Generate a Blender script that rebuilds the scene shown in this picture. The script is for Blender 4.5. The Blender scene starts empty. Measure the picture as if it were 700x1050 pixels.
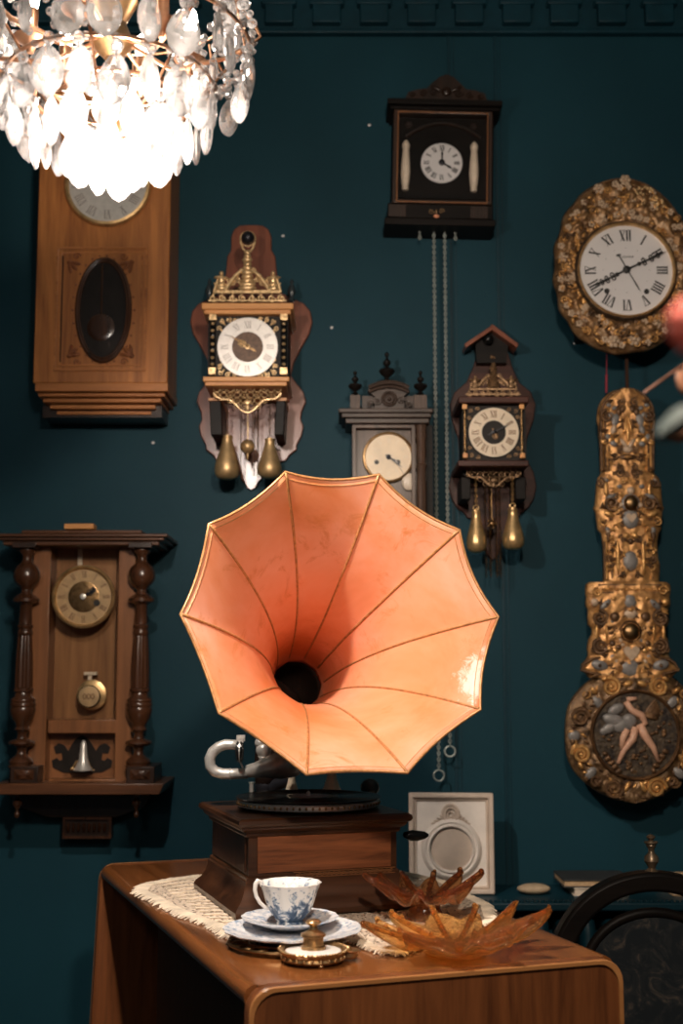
import bpy, bmesh, math, random
from mathutils import Vector, Matrix, noise

rnd = random.Random(11)
COL = bpy.context.scene.collection
PI = math.pi
sin, cos = math.sin, math.cos
# ------------------------------------------------------------------ camera model
FOC = 1300.0                       # focal length in pixels of the 700x1050 photograph
TH = math.radians(7.02)            # the camera looks slightly upward
CZ = 1.13                          # camera height
CT, ST = cos(TH), sin(TH)
WALL = 3.0                         # the clock wall stands 3 m in front of the camera
TZ = 0.75                          # table top height

def ray(px, py):
    u, v = px - 350.0, 525.0 - py
    return Vector((u, FOC * CT - v * ST, FOC * ST + v * CT))

def at(px, py, Y):
    d = ray(px, py)
    return Vector((d.x / d.y * Y, Y, CZ + d.z / d.y * Y))

def on(px, py, z):
    d = ray(px, py)
    t = (z - CZ) / d.z
    return Vector((d.x * t, d.y * t, z))

# ------------------------------------------------------------------ materials
def new_mat(name):
    m = bpy.data.materials.new(name)
    m.use_nodes = True
    nt = m.node_tree
    b = nt.nodes['Principled BSDF']
    return m, nt, b

def coords(nt, scale=(1, 1, 1), rot=(0, 0, 0)):
    tc = nt.nodes.new('ShaderNodeTexCoord')
    mp = nt.nodes.new('ShaderNodeMapping')
    mp.inputs['Scale'].default_value = scale
    mp.inputs['Rotation'].default_value = rot
    nt.links.new(tc.outputs['Object'], mp.inputs['Vector'])
    return mp.outputs['Vector']

def noise_node(nt, vec, scale, detail=4, rough=.55, dist=0):
    n = nt.nodes.new('ShaderNodeTexNoise')
    n.inputs['Scale'].default_value = scale
    n.inputs['Detail'].default_value = detail
    n.inputs['Roughness'].default_value = rough
    n.inputs['Distortion'].default_value = dist
    nt.links.new(vec, n.inputs['Vector'])
    return n

def ramp(nt, fac, stops):
    r = nt.nodes.new('ShaderNodeValToRGB')
    e = r.color_ramp.elements
    while len(e) < len(stops):
        e.new(0.5)
    for i, (p, c) in enumerate(stops):
        e[i].position = p
        e[i].color = tuple(c) + (1,) if len(c) == 3 else c
    nt.links.new(fac, r.inputs['Fac'])
    return r.outputs['Color']

def bump(nt, b, height, strength=.3, dist=.002):
    n = nt.nodes.new('ShaderNodeBump')
    n.inputs['Strength'].default_value = strength
    n.inputs['Distance'].default_value = dist
    nt.links.new(height, n.inputs['Height'])
    nt.links.new(n.outputs['Normal'], b.inputs['Normal'])

def plain(name, col, rough=.5, metal=0.0, var=.25, vscale=30, bstr=0.0, spec=.5, coat=0.0):
    m, nt, b = new_mat(name)
    v = coords(nt)
    n = noise_node(nt, v, vscale)
    c = Vector(col)
    nt.links.new(ramp(nt, n.outputs['Fac'], [(.3, tuple(c * (1 - var))), (.7, tuple(Vector([min(1, x) for x in c * (1 + var)])))]), b.inputs['Base Color'])
    b.inputs['Roughness'].default_value = rough
    b.inputs['Metallic'].default_value = metal
    b.inputs['Specular IOR Level'].default_value = spec
    b.inputs['Coat Weight'].default_value = coat
    b.inputs['Coat Roughness'].default_value = .15
    if bstr:
        bump(nt, b, n.outputs['Fac'], bstr)
    return m

def wood(name, dark, light, axis='Z', scale=30, rough=.4, coat=.2, bstr=.15, spec=.35):
    m, nt, b = new_mat(name)
    b.inputs['Specular IOR Level'].default_value = spec
    s = {'X': (.08, 1, 1), 'Y': (1, .08, 1), 'Z': (1, 1, .08)}[axis]
    v = coords(nt, s)
    n = noise_node(nt, v, scale, 6, .6, 1.2)
    n2 = noise_node(nt, v, scale * 5, 3, .6)
    mx = nt.nodes.new('ShaderNodeMath')
    mx.operation = 'MULTIPLY_ADD'
    mx.inputs[1].default_value = .35
    nt.links.new(n2.outputs['Fac'], mx.inputs[0])
    nt.links.new(n.outputs['Fac'], mx.inputs[2])
    nt.links.new(ramp(nt, mx.outputs[0], [(.45, dark), (.62, tuple((Vector(dark) + Vector(light)) / 2)), (.85, light)]), b.inputs['Base Color'])
    b.inputs['Roughness'].default_value = rough
    b.inputs['Coat Weight'].default_value = coat
    b.inputs['Coat Roughness'].default_value = .2
    bump(nt, b, mx.outputs[0], bstr, .001)
    return m

def patina(name, stops, scale=18, rough=.42, metal=.6, bstr=.5, bscale=90):
    m, nt, b = new_mat(name)
    v = coords(nt)
    n = noise_node(nt, v, scale, 3, .6, .6)
    nt.links.new(ramp(nt, n.outputs['Fac'], stops), b.inputs['Base Color'])
    n2 = noise_node(nt, v, bscale, 4, .6)
    bump(nt, b, n2.outputs['Fac'], bstr, .003)
    b.inputs['Roughness'].default_value = rough
    b.inputs['Metallic'].default_value = metal
    return m

M = {}
M['wall'] = None
m, nt, b = new_mat('teal wall paint')
v = coords(nt)
n = noise_node(nt, v, 2.2, 5, .6)
n2 = noise_node(nt, v, 260, 3, .7)
nt.links.new(ramp(nt, n.outputs['Fac'], [(.3, (.0035, .034, .050)), (.7, (.0055, .044, .063))]), b.inputs['Base Color'])
b.inputs['Roughness'].default_value = .6
b.inputs['Specular IOR Level'].default_value = .2
bump(nt, b, n2.outputs['Fac'], .35, .0008)
M['wall'] = m
M['teal'] = plain('teal gloss paint', (.0035, .032, .048), .5, var=.15, spec=.25)
M['floor'] = wood('dark floor boards', (.03, .015, .008), (.09, .045, .02), 'Y', 8, .4)
M['ceiling'] = plain('ceiling paint', (.12, .15, .16), .8)
M['oak'] = wood('golden oak', (.21, .066, .016), (.50, .19, .050), 'Z', 26, .38, .3)
M['oak_h'] = wood('golden oak lengthwise', (.25, .08, .020), (.54, .21, .060), 'X', 26, .38, .3)
M['oak_carved'] = wood('carved oak', (.12, .033, .010), (.26, .085, .024), 'Z', 40, .5, .1)
M['walnut'] = wood('walnut', (.018, .008, .0045), (.075, .028, .012), 'Z', 24, .25, .5)
M['walnut_h'] = wood('walnut lengthwise', (.04, .016, .008), (.13, .05, .02), 'X', 24, .35, .35)
M['walnut_mid'] = wood('mid walnut', (.11, .042, .016), (.26, .105, .04), 'Z', 22, .35, .3)
M['walnut_dark'] = wood('dark walnut', (.010, .005, .003), (.035, .015, .008), 'Z', 24, .38, .3)
M['black_wood'] = wood('black stained wood', (.004, .0035, .0035), (.012, .0085, .007), 'X', 24, .45, .0, .1, .12)
M['grey_wood'] = wood('dusty brown wood', (.020, .011, .008), (.115, .064, .042), 'Z', 26, .5, .1)
M['grey_wood_h'] = wood('dusty dark cornice', (.012, .0075, .006), (.075, .044, .031), 'X', 26, .5, .1)
M['mahogany'] = wood('red mahogany', (.10, .024, .012), (.25, .075, .036), 'Z', 16, .28, .35)
M['mahogany_d'] = wood('dark red mahogany', (.022, .008, .006), (.085, .028, .018), 'X', 16, .4, .0, .1, .2)
M['honey'] = wood('honey wood', (.50, .20, .065), (.78, .38, .13), 'X', 22, .4, .15)
M['table'] = wood('table veneer', (.10, .032, .009), (.26, .088, .024), 'Y', 14, .2, .4)
M['table_v'] = wood('upright table veneer', (.07, .022, .008), (.20, .066, .021), 'Z', 26, .4, .1)
M['table_edge'] = wood('pale table edging', (.28, .11, .035), (.45, .20, .07), 'X', 14, .3, .5)
M['table_dark'] = wood('dark cabinet veneer', (.02, .009, .004), (.04, .016, .007), 'Z', 16, .5, .0, .1, .15)
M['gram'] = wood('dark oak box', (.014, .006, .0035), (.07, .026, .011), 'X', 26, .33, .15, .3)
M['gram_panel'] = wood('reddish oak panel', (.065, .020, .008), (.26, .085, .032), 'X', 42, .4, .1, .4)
M['brass'] = plain('aged brass', (.66, .43, .20), .32, .75, .3, 60)
M['brass_weight'] = plain('dull brass', (.50, .33, .16), .42, .65, .25, 50)
M['brass_dark'] = plain('dark brass', (.28, .17, .08), .35, 1.0, .35, 60)
M['gilt'] = plain('gilt casting', (.70, .47, .24), .34, .55, .45, 120, .4)
M['gilt_dull'] = plain('dull gilt casting', (.26, .155, .08), .38, .6, .5, 120, .4)
M['nickel'] = plain('worn nickel', (.66, .62, .57), .35, .55, .2, 60)
M['steel'] = plain('blued steel', (.02, .02, .025), .35, .5, .2, 60)
M['black'] = plain('black enamel', (.006, .006, .006), .25, 0, .2, 30, 0, .3)
M['dark_paint'] = plain('dark dial plate', (.014, .010, .008), .5, 0, .3, 40, 0, .2)
M['enamel'] = plain('white enamel', (.80, .76, .76), .12, 0, .03, 10)
M['enamel_old'] = plain('yellowed dial', (.72, .54, .34), .35, 0, .12, 22)
M['cream_dial'] = plain('cream dial ring', (.72, .58, .42), .35, 0, .10, 30)
M['silver_dial'] = plain('silvered dial ring', (.66, .62, .58), .34, .55, .08, 90)
M['brass_dial'] = plain('brass dial', (.60, .40, .21), .35, .35, .15, 60)
M['brown_dial'] = plain('brown dial centre', (.11, .06, .035), .5, .2, .35, 140)
M['ink'] = plain('black ink', (.015, .013, .012), .5)
M['ink_grey'] = plain('faded grey ink', (.32, .28, .26), .5)
M['ink_brown'] = plain('faded brown ink', (.22, .11, .05), .5)
M['ivory'] = plain('ivory pillar', (.68, .56, .44), .35, 0, .08, 60)
M['plaster'] = plain('distressed white plaster', (.80, .72, .65), .7, 0, .10, 22, .3)
M['plaster_b'] = plain('buff plaster', (.60, .48, .39), .7, 0, .12, 22, .3)
M['stone'] = plain('sandy stone', (.42, .31, .2), .7)
M['book_dark'] = plain('dark book cloth', (.03, .03, .03), .6)
M['paper'] = plain('old paper edge', (.55, .36, .2), .8, 0, .2, 90)
M['paper_w'] = plain('pale paper edge', (.72, .6, .48), .8, 0, .1, 90)
M['red_cord'] = plain('red cord', (.32, .03, .05), .7)
M['red_petal'] = plain('red petal', (.90, .15, .10), .6, 0, .2, 30)
M['grey_leaf'] = plain('grey green leaf', (.075, .10, .095), .7)
M['twig'] = plain('brown twig', (.24, .10, .05), .6)
M['ceramic'] = plain('dark vase glaze', (.03, .04, .045), .25)
M['comt_gold'] = patina('embossed gilt brass', [(.28, (.16, .07, .025)), (.42, (.44, .21, .075)), (.6, (.66, .34, .12)), (.78, (.66, .42, .22))], 45, .36, .5, .35, 220)
M['comt_surround'] = patina('embossed aged brass', [(.28, (.055, .030, .016)), (.42, (.22, .115, .048)), (.58, (.40, .22, .10)), (.75, (.46, .33, .22))], 34, .36, .5, .7, 140)
M['comt_gilt'] = patina('bright gilt ornament', [(.3, (.50, .24, .075)), (.7, (.76, .42, .15))], 40, .33, .6, .5, 120)
M['comt_umber'] = patina('umber ornament', [(.3, (.06, .032, .016)), (.55, (.16, .08, .035)), (.75, (.28, .15, .06))], 40, .42, .45, .5, 120)
M['comt_blue'] = plain('faded blue-grey enamel', (.21, .19, .175), .45, .2, .25, 60, .3)
M['comt_cream'] = plain('cream painted flower', (.52, .37, .25), .45, .1, .2, 60, .3)
M['comt_bob'] = patina('dark embossed bob', [(.30, (.035, .020, .012)), (.45, (.13, .07, .03)), (.62, (.26, .15, .07)), (.78, (.34, .25, .18))], 45, .38, .45, .5, 200)
M['golden_back'] = wood('golden brown back panel', (.16, .065, .022), (.36, .17, .065), 'Z', 20, .4, .1)
M['comt_flesh'] = plain('painted flesh relief', (.62, .34, .22), .45, 0, .12, 50)
M['comt_dark'] = patina('dark hammered ground', [(.35, (.02, .014, .012)), (.65, (.11, .075, .045))], 60, .45, .4, .8, 110)
M['vinyl'] = plain('shellac record', (.012, .011, .011), .22)
M['rec_label'] = plain('record label', (.20, .10, .07), .5)
M['fabric'] = None
m, nt, b = new_mat('dark floral upholstery')
v = coords(nt)
n = noise_node(nt, v, 22, 4, .65, 1.5)
nt.links.new(ramp(nt, n.outputs['Fac'], [(.45, (.006, .010, .014)), (.56, (.018, .020, .022)), (.66, (.07, .055, .045))]), b.inputs['Base Color'])
b.inputs['Roughness'].default_value = .9
M['fabric'] = m

# horn paint: orange with rubbed salmon patches, brown scuffs
m, nt, b = new_mat('orange horn paint')
v = coords(nt)
n = noise_node(nt, v, 4.2, 5, .62, .4)
c1 = ramp(nt, n.outputs['Fac'], [(.34, (.58, .175, .060)), (.50, (.68, .26, .135)), (.66, (.72, .33, .22))])
n2 = noise_node(nt, v, 13, 6, .7, .8)
f2 = ramp(nt, n2.outputs['Fac'], [(.56, (0, 0, 0)), (.68, (.85, .85, .85))])
mx = nt.nodes.new('ShaderNodeMix'); mx.data_type = 'RGBA'
nt.links.new(f2, mx.inputs['Factor']); nt.links.new(c1, mx.inputs['A']); mx.inputs['B'].default_value = (.52, .17, .05, 1)
# worn pale patch beside the right rim
tc = nt.nodes.new('ShaderNodeTexCoord')
WEAR = at(487, 690, 1.95)
vm = nt.nodes.new('ShaderNodeVectorMath'); vm.operation = 'DISTANCE'
HORN_ROOT = at(348, 641, 1.93)
vm.inputs[1].default_value = tuple(WEAR - Vector((-.067, 2.154, TZ)))
nt.links.new(tc.outputs['Object'], vm.inputs[0])
n3 = noise_node(nt, v, 55, 5, .75, .5)
ma = nt.nodes.new('ShaderNodeMath'); ma.operation = 'MULTIPLY_ADD'; ma.inputs[1].default_value = -9.0; ma.inputs[2].default_value = .62
nt.links.new(vm.outputs['Value'], ma.inputs[0])
mb_ = nt.nodes.new('ShaderNodeMath'); mb_.operation = 'ADD'
nt.links.new(ma.outputs[0], mb_.inputs[0]); nt.links.new(n3.outputs['Fac'], mb_.inputs[1])
f3 = ramp(nt, mb_.outputs[0], [(.70, (0, 0, 0)), (.86, (1, 1, 1))])
mx2 = nt.nodes.new('ShaderNodeMix'); mx2.data_type = 'RGBA'
nt.links.new(f3, mx2.inputs['Factor']); nt.links.new(mx.outputs['Result'], mx2.inputs['A']); mx2.inputs['B'].default_value = (.72, .56, .48, 1)
nt.links.new(mx2.outputs['Result'], b.inputs['Base Color'])
b.inputs['Roughness'].default_value = .42
b.inputs['Specular IOR Level'].default_value = .3
bump(nt, b, n2.outputs['Fac'], .08, .001)
M['horn'] = m
M['horn_trim'] = plain('golden seam', (.40, .19, .07), .4, .3, .3, 120)

# clear crystal: lets light through, sparkles, with a milky body
def clear(name, col, milky, rough=.05, milk=(.85, .82, .80), refl=.35):
    m, nt, b = new_mat(name)
    out = nt.nodes['Material Output']
    tr = nt.nodes.new('ShaderNodeBsdfTransparent'); tr.inputs['Color'].default_value = tuple(col) + (1,)
    gl = nt.nodes.new('ShaderNodeBsdfGlossy'); gl.inputs['Roughness'].default_value = rough
    if 'amber' in name:
        nz = noise_node(nt, coords(nt), 60, 2, .5); bp = nt.nodes.new('ShaderNodeBump'); bp.inputs['Strength'].default_value = .6; bp.inputs['Distance'].default_value = .004
        nt.links.new(nz.outputs['Fac'], bp.inputs['Height']); nt.links.new(bp.outputs['Normal'], gl.inputs['Normal'])
    lw = nt.nodes.new('ShaderNodeLayerWeight'); lw.inputs['Blend'].default_value = refl
    s1 = nt.nodes.new('ShaderNodeMixShader')
    nt.links.new(lw.outputs['Fresnel'], s1.inputs['Fac'])
    nt.links.new(tr.outputs[0], s1.inputs[1]); nt.links.new(gl.outputs[0], s1.inputs[2])
    last = s1
    if milky:
        df = nt.nodes.new('ShaderNodeBsdfDiffuse'); df.inputs['Color'].default_value = tuple(milk) + (1,)
        tl = nt.nodes.new('ShaderNodeBsdfTranslucent'); tl.inputs['Color'].default_value = tuple(milk) + (1,)
        s2 = nt.nodes.new('ShaderNodeMixShader'); s2.inputs['Fac'].default_value = .5
        nt.links.new(df.outputs[0], s2.inputs[1]); nt.links.new(tl.outputs[0], s2.inputs[2])
        s3 = nt.nodes.new('ShaderNodeMixShader'); s3.inputs['Fac'].default_value = milky
        nt.links.new(s1.outputs[0], s3.inputs[1]); nt.links.new(s2.outputs[0], s3.inputs[2])
        last = s3
    nt.links.new(last.outputs[0], out.inputs['Surface'])
    return m
M['crystal'] = clear('cut crystal', (.93, .93, .94), .11, .04, refl=.5)
M['pane'] = clear('clock glass', (.95, .95, .95), 0, .02, refl=.10)
M['pane_dusty'] = clear('dusty clock glass', (.85, .85, .85), .05, .08, (.5, .5, .5), refl=.14)
def tinted_glass(name, col, thin):
    """hand-made coloured glass: refracting body mixed with straight-through light"""
    m, nt, b = new_mat(name)
    out = nt.nodes['Material Output']
    b.inputs['Base Color'].default_value = tuple(col) + (1,)
    b.inputs['Transmission Weight'].default_value = .97
    b.inputs['Roughness'].default_value = .02
    b.inputs['Coat Weight'].default_value = .8
    b.inputs['Coat Roughness'].default_value = .05
    nz = noise_node(nt, coords(nt), 70, 2, .5)
    bump(nt, b, nz.outputs['Fac'], .8, .004)
    tr = nt.nodes.new('ShaderNodeBsdfTransparent'); tr.inputs['Color'].default_value = tuple(thin) + (1,)
    tl = nt.nodes.new('ShaderNodeBsdfTranslucent'); tl.inputs['Color'].default_value = tuple(col) + (1,)
    s1 = nt.nodes.new('ShaderNodeMixShader'); s1.inputs['Fac'].default_value = .36
    nt.links.new(b.outputs[0], s1.inputs[1]); nt.links.new(tr.outputs[0], s1.inputs[2])
    s2 = nt.nodes.new('ShaderNodeMixShader'); s2.inputs['Fac'].default_value = .035
    nt.links.new(s1.outputs[0], s2.inputs[1]); nt.links.new(tl.outputs[0], s2.inputs[2])
    nt.links.new(s2.outputs[0], out.inputs['Surface'])
    return m
M['amber'] = tinted_glass('amber glass', (.98, .60, .24), (.98, .80, .52))
M['amber_dark'] = tinted_glass('smoky amber glass', (.86, .46, .20), (.88, .62, .38))

def emit(name, col, strength):
    m, nt, b = new_mat(name)
    b.inputs['Base Color'].default_value = (1, 1, 1, 1)
    b.inputs['Emission Color'].default_value = tuple(col) + (1,)
    b.inputs['Emission Strength'].default_value = strength
    return m
M['bulb'] = emit('glowing bulb', (1.0, .88, .77), 3500)
M['bulb_small'] = emit('glowing candle bulb', (1.0, .87, .75), 40)

# blue transfer-printed china
m, nt, b = new_mat('blue and white china')
tc = nt.nodes.new('ShaderNodeTexCoord')
sep = nt.nodes.new('ShaderNodeSeparateXYZ'); nt.links.new(tc.outputs['Object'], sep.inputs[0])
v = coords(nt)
n = noise_node(nt, v, 75, 6, .7, .6)
mr = nt.nodes.new('ShaderNodeMapRange'); mr.inputs['From Min'].default_value = .004; mr.inputs['From Max'].default_value = .052
mr.inputs['To Min'].default_value = .14; mr.inputs['To Max'].default_value = -.06
nt.links.new(sep.outputs['Z'], mr.inputs['Value'])
ad = nt.nodes.new('ShaderNodeMath'); ad.operation = 'ADD'
nt.links.new(n.outputs['Fac'], ad.inputs[0]); nt.links.new(mr.outputs['Result'], ad.inputs[1])
nt.links.new(ramp(nt, ad.outputs[0], [(.51, (.80, .77, .74)), (.55, (.30, .36, .44)), (.63, (.05, .085, .15))]), b.inputs['Base Color'])
b.inputs['Roughness'].default_value = .15
M['china_cup'] = m
m, nt, b = new_mat('blue edged saucer')
v = coords(nt)
n = noise_node(nt, v, 95, 5, .7, .5)
nt.links.new(ramp(nt, n.outputs['Fac'], [(.50, (.80, .78, .78)), (.58, (.42, .50, .62)), (.72, (.12, .18, .30))]), b.inputs['Base Color'])
b.inputs['Roughness'].default_value = .15
M['china_plate'] = m
M['china_white'] = plain('white china', (.80, .75, .71), .15, 0, .02)

# open lace: real holes in the knitted ground
m, nt, b = new_mat('cream lace')
out = nt.nodes['Material Output']
v = coords(nt, (1, 1, 1), (0, 0, .3))
vo = nt.nodes.new('ShaderNodeTexVoronoi'); vo.inputs['Scale'].default_value = 125; vo.feature = 'DISTANCE_TO_EDGE'
nt.links.new(v, vo.inputs['Vector'])
gt = nt.nodes.new('ShaderNodeMath'); gt.operation = 'GREATER_THAN'; gt.inputs[1].default_value = .16
nt.links.new(vo.outputs['Distance'], gt.inputs[0])
tr = nt.nodes.new('ShaderNodeBsdfTransparent')
ms = nt.nodes.new('ShaderNodeMixShader')
nt.links.new(gt.outputs[0], ms.inputs['Fac']); nt.links.new(b.outputs[0], ms.inputs[1]); nt.links.new(tr.outputs[0], ms.inputs[2])
nt.links.new(ms.outputs[0], out.inputs['Surface'])
b.inputs['Base Color'].default_value = (.74, .60, .47, 1)
b.inputs['Roughness'].default_value = .9
M['lace'] = m
M['thread'] = plain('cream cotton thread', (.76, .64, .50), .9)

# ------------------------------------------------------------------ mesh builder
class MB:
    def __init__(s):
        s.v = []; s.f = []
    def add(s, vs, fs):
        o = len(s.v)
        s.v += [Vector(p) for p in vs]
        s.f += [tuple(i + o for i in f) for f in fs]
    def box(s, x0, y0, z0, x1, y1, z1):
        x0, x1 = min(x0, x1), max(x0, x1); y0, y1 = min(y0, y1), max(y0, y1); z0, z1 = min(z0, z1), max(z0, z1)
        s.add([(x0, y0, z0), (x1, y0, z0), (x1, y1, z0), (x0, y1, z0), (x0, y0, z1), (x1, y0, z1), (x1, y1, z1), (x0, y1, z1)],
              [(0, 3, 2, 1), (4, 5, 6, 7), (0, 1, 5, 4), (1, 2, 6, 5), (2, 3, 7, 6), (3, 0, 4, 7)])
    def prism(s, pts, y0, y1):          # outline (x, z) given with thickness along y
        n = len(pts)
        area = sum(pts[i][0] * pts[(i + 1) % n][1] - pts[(i + 1) % n][0] * pts[i][1] for i in range(n))
        if area < 0:
            pts = pts[::-1]
        y0, y1 = min(y0, y1), max(y0, y1)
        vs = [(p[0], y0, p[1]) for p in pts] + [(p[0], y1, p[1]) for p in pts]
        fs = [tuple(range(n)), tuple(range(2 * n - 1, n - 1, -1))]
        fs += [(i, i + n, (i + 1) % n + n, (i + 1) % n) for i in range(n)]
        s.add(vs, fs)
    def ringprism(s, outer, inner, y0, y1):   # frame with a hole; same vertex count
        n = len(outer)
        vs = [(p[0], y0, p[1]) for p in outer] + [(p[0], y0, p[1]) for p in inner] + [(p[0], y1, p[1]) for p in outer] + [(p[0], y1, p[1]) for p in inner]
        fs = []
        for i in range(n):
            j = (i + 1) % n
            fs += [(i, j, n + j, n + i), (2 * n + i, 3 * n + i, 3 * n + j, 2 * n + j), (i, 2 * n + i, 2 * n + j, j), (n + i, n + j, 3 * n + j, 3 * n + i)]
        s.add(vs, fs)
    def lathe(s, prof, c=(0, 0, 0), axis='Z', seg=24, flute=0, fl_amp=0.0, cap=True):
        c = Vector(c); vs = []; fs = []
        for (r, h) in prof:
            for k in range(seg):
                a = 2 * PI * k / seg
                rr = r * (1 + (fl_amp * cos(flute * a) if flute else 0))
                if axis == 'Z':
                    vs.append(c + Vector((rr * cos(a), rr * sin(a), h)))
                elif axis == 'Y':      # h runs towards the camera
                    vs.append(c + Vector((rr * cos(a), -h, rr * sin(a))))
                else:
                    vs.append(c + Vector((h, rr * cos(a), rr * sin(a))))
        for i in range(len(prof) - 1):
            for k in range(seg):
                k2 = (k + 1) % seg
                fs.append((i * seg + k, i * seg + k2, (i + 1) * seg + k2, (i + 1) * seg + k))
        if cap:
            fs.append(tuple(range(seg))[::-1]); fs.append(tuple(range((len(prof) - 1) * seg, len(prof) * seg)))
        s.add(vs, fs)
    def ball(s, c, r, rot=0, seg=12, rings=8):
        if not hasattr(r, '__len__'):
            r = (r, r, r)
        c = Vector(c); vs = []; fs = []
        ca, sa = cos(rot), sin(rot)
        def put(x, y, z):
            x, z = x * r[0], z * r[2]
            vs.append(c + Vector((x * ca - z * sa, y * r[1], x * sa + z * ca)))
        put(0, 0, 1)
        for i in range(1, rings):
            t = PI * i / rings
            for k in range(seg):
                a = 2 * PI * k / seg
                put(sin(t) * cos(a), sin(t) * sin(a), cos(t))
        put(0, 0, -1)
        for k in range(seg):
            k2 = (k + 1) % seg
            fs.append((0, 1 + k, 1 + k2))
            for i in range(rings - 2):
                fs.append((1 + i * seg + k, 1 + (i + 1) * seg + k, 1 + (i + 1) * seg + k2, 1 + i * seg + k2))
            fs.append((len(vs) - 1, 1 + (rings - 2) * seg + k2, 1 + (rings - 2) * seg + k))
        s.add(vs, fs)
    def tube(s, pts, r, seg=8, closed=False, flat=1.0):
        pts = [Vector(p) for p in pts]; n = len(pts)
        rs = r if hasattr(r, '__len__') else [r] * n
        vs = []; fs = []
        up = None
        for i in range(n):
            a = pts[(i - 1) % n] if closed or i > 0 else pts[i]
            b = pts[(i + 1) % n] if closed or i < n - 1 else pts[i]
            t = (b - a)
            t = t.normalized() if t.length > 1e-9 else Vector((0, 0, 1))
            if up is None:
                up = Vector((0, 1, 0)) if abs(t.y) < .9 else Vector((0, 0, 1))
            w = t.cross(up)
            w = w.normalized() if w.length > 1e-6 else t.orthogonal().normalized()
            up = w.cross(t).normalized()
            for k in range(seg):
                g = 2 * PI * k / seg
                vs.append(pts[i] + w * (cos(g) * rs[i]) + up * (sin(g) * rs[i] * flat))
        m_ = n if closed else n - 1
        for i in range(m_):
            j = (i + 1) % n
            for k in range(seg):
                k2 = (k + 1) % seg
                fs.append((i * seg + k, i * seg + k2, j * seg + k2, j * seg + k))
        if not closed:
            fs.append(tuple(range(seg))[::-1]); fs.append(tuple(range((n - 1) * seg, n * seg)))
        s.add(vs, fs)
    def ring(s, c, R, r, axis='Y', seg=32, sub=8):
        c = Vector(c); P = []
        Rx, Rz = R if hasattr(R, '__len__') else (R, R)
        for k in range(seg):
            a = 2 * PI * k / seg
            P.append(c + (Vector((Rx * cos(a), 0, Rz * sin(a))) if axis == 'Y' else Vector((Rx * cos(a), Rz * sin(a), 0)) if axis == 'Z' else Vector((0, Rx * cos(a), Rz * sin(a)))))
        s.tube(P, r, sub, True)
    def loft_sq(s, prof, c=(0, 0, 0)):          # square mouldings: (half size x, half size y, z)
        c = Vector(c); vs = []; fs = []
        for (hx, hy, z) in prof:
            vs += [c + Vector(p) for p in ((-hx, -hy, z), (hx, -hy, z), (hx, hy, z), (-hx, hy, z))]
        for i in range(len(prof) - 1):
            for k in range(4):
                k2 = (k + 1) % 4
                fs.append((i * 4 + k, i * 4 + k2, i * 4 + 4 + k2, i * 4 + 4 + k))
        fs.append((3, 2, 1, 0)); q = (len(prof) - 1) * 4; fs.append((q, q + 1, q + 2, q + 3))
        s.add(vs, fs)
    def scroll(s, x, z, y, r, turns=1.6, hand=1, start=0, th=None, flat=.9):
        th = th or r * .2; P = []; W = []
        n = int(14 * turns) + 4
        for i in range(n):
            t = i / (n - 1)
            a = start + hand * t * turns * 2 * PI
            rr = r * (1 - .82 * t)
            P.append((x + rr * cos(a), y - th * .5 * t, z + rr * sin(a))); W.append(th * (1 - .35 * t))
        s.tube(P, W, 6, False, flat)
        s.ball((x, y - th * .4, z), th * 1.1, seg=8, rings=6)
    def leaf(s, x, z, y, ang, ln, w, th):
        s.ball((x + cos(ang) * ln / 2, y, z + sin(ang) * ln / 2), (ln / 2, th, w / 2), ang, 8, 6)

def obj(name, mb, mat, parent=None, smooth=40, bevel=0, loc=None, solid=0, sub=0):
    me = bpy.data.meshes.new(name)
    me.from_pydata([tuple(p) for p in mb.v], [], mb.f)
    me.validate()
    me.materials.append(mat)
    bm = bmesh.new(); bm.from_mesh(me); bmesh.ops.recalc_face_normals(bm, faces=bm.faces); bm.to_mesh(me); bm.free()
    me.polygons.foreach_set('use_smooth', [True] * len(me.polygons))
    if smooth < 180:
        me.set_sharp_from_angle(angle=math.radians(smooth))
    o = bpy.data.objects.new(name, me)
    COL.objects.link(o)
    if parent:
        o.parent = parent
    if loc is not None:
        o.location = loc
    if solid:
        md = o.modifiers.new('solid', 'SOLIDIFY'); md.thickness = solid; md.offset = 0
    if bevel:
        md = o.modifiers.new('bevel', 'BEVEL'); md.width = bevel; md.segments = 2; md.limit_method = 'ANGLE'
    if sub:
        md = o.modifiers.new('sub', 'SUBSURF'); md.levels = sub; md.render_levels = sub
    return o

def tag(o, label, cat, group=None):
    o['label'] = label; o['category'] = cat
    if group:
        o['group'] = group
    return o

def thing(name, label, cat, loc, rot=(0, 0, 0), group=None):
    o = bpy.data.objects.new(name, None)
    COL.objects.link(o)
    o.location = loc; o.rotation_euler = rot; o.empty_display_size = .05
    return tag(o, label, cat, group)

def struct(name, mb, mat, **k):
    o = obj(name, mb, mat, **k)
    o['kind'] = 'structure'
    return o

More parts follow.
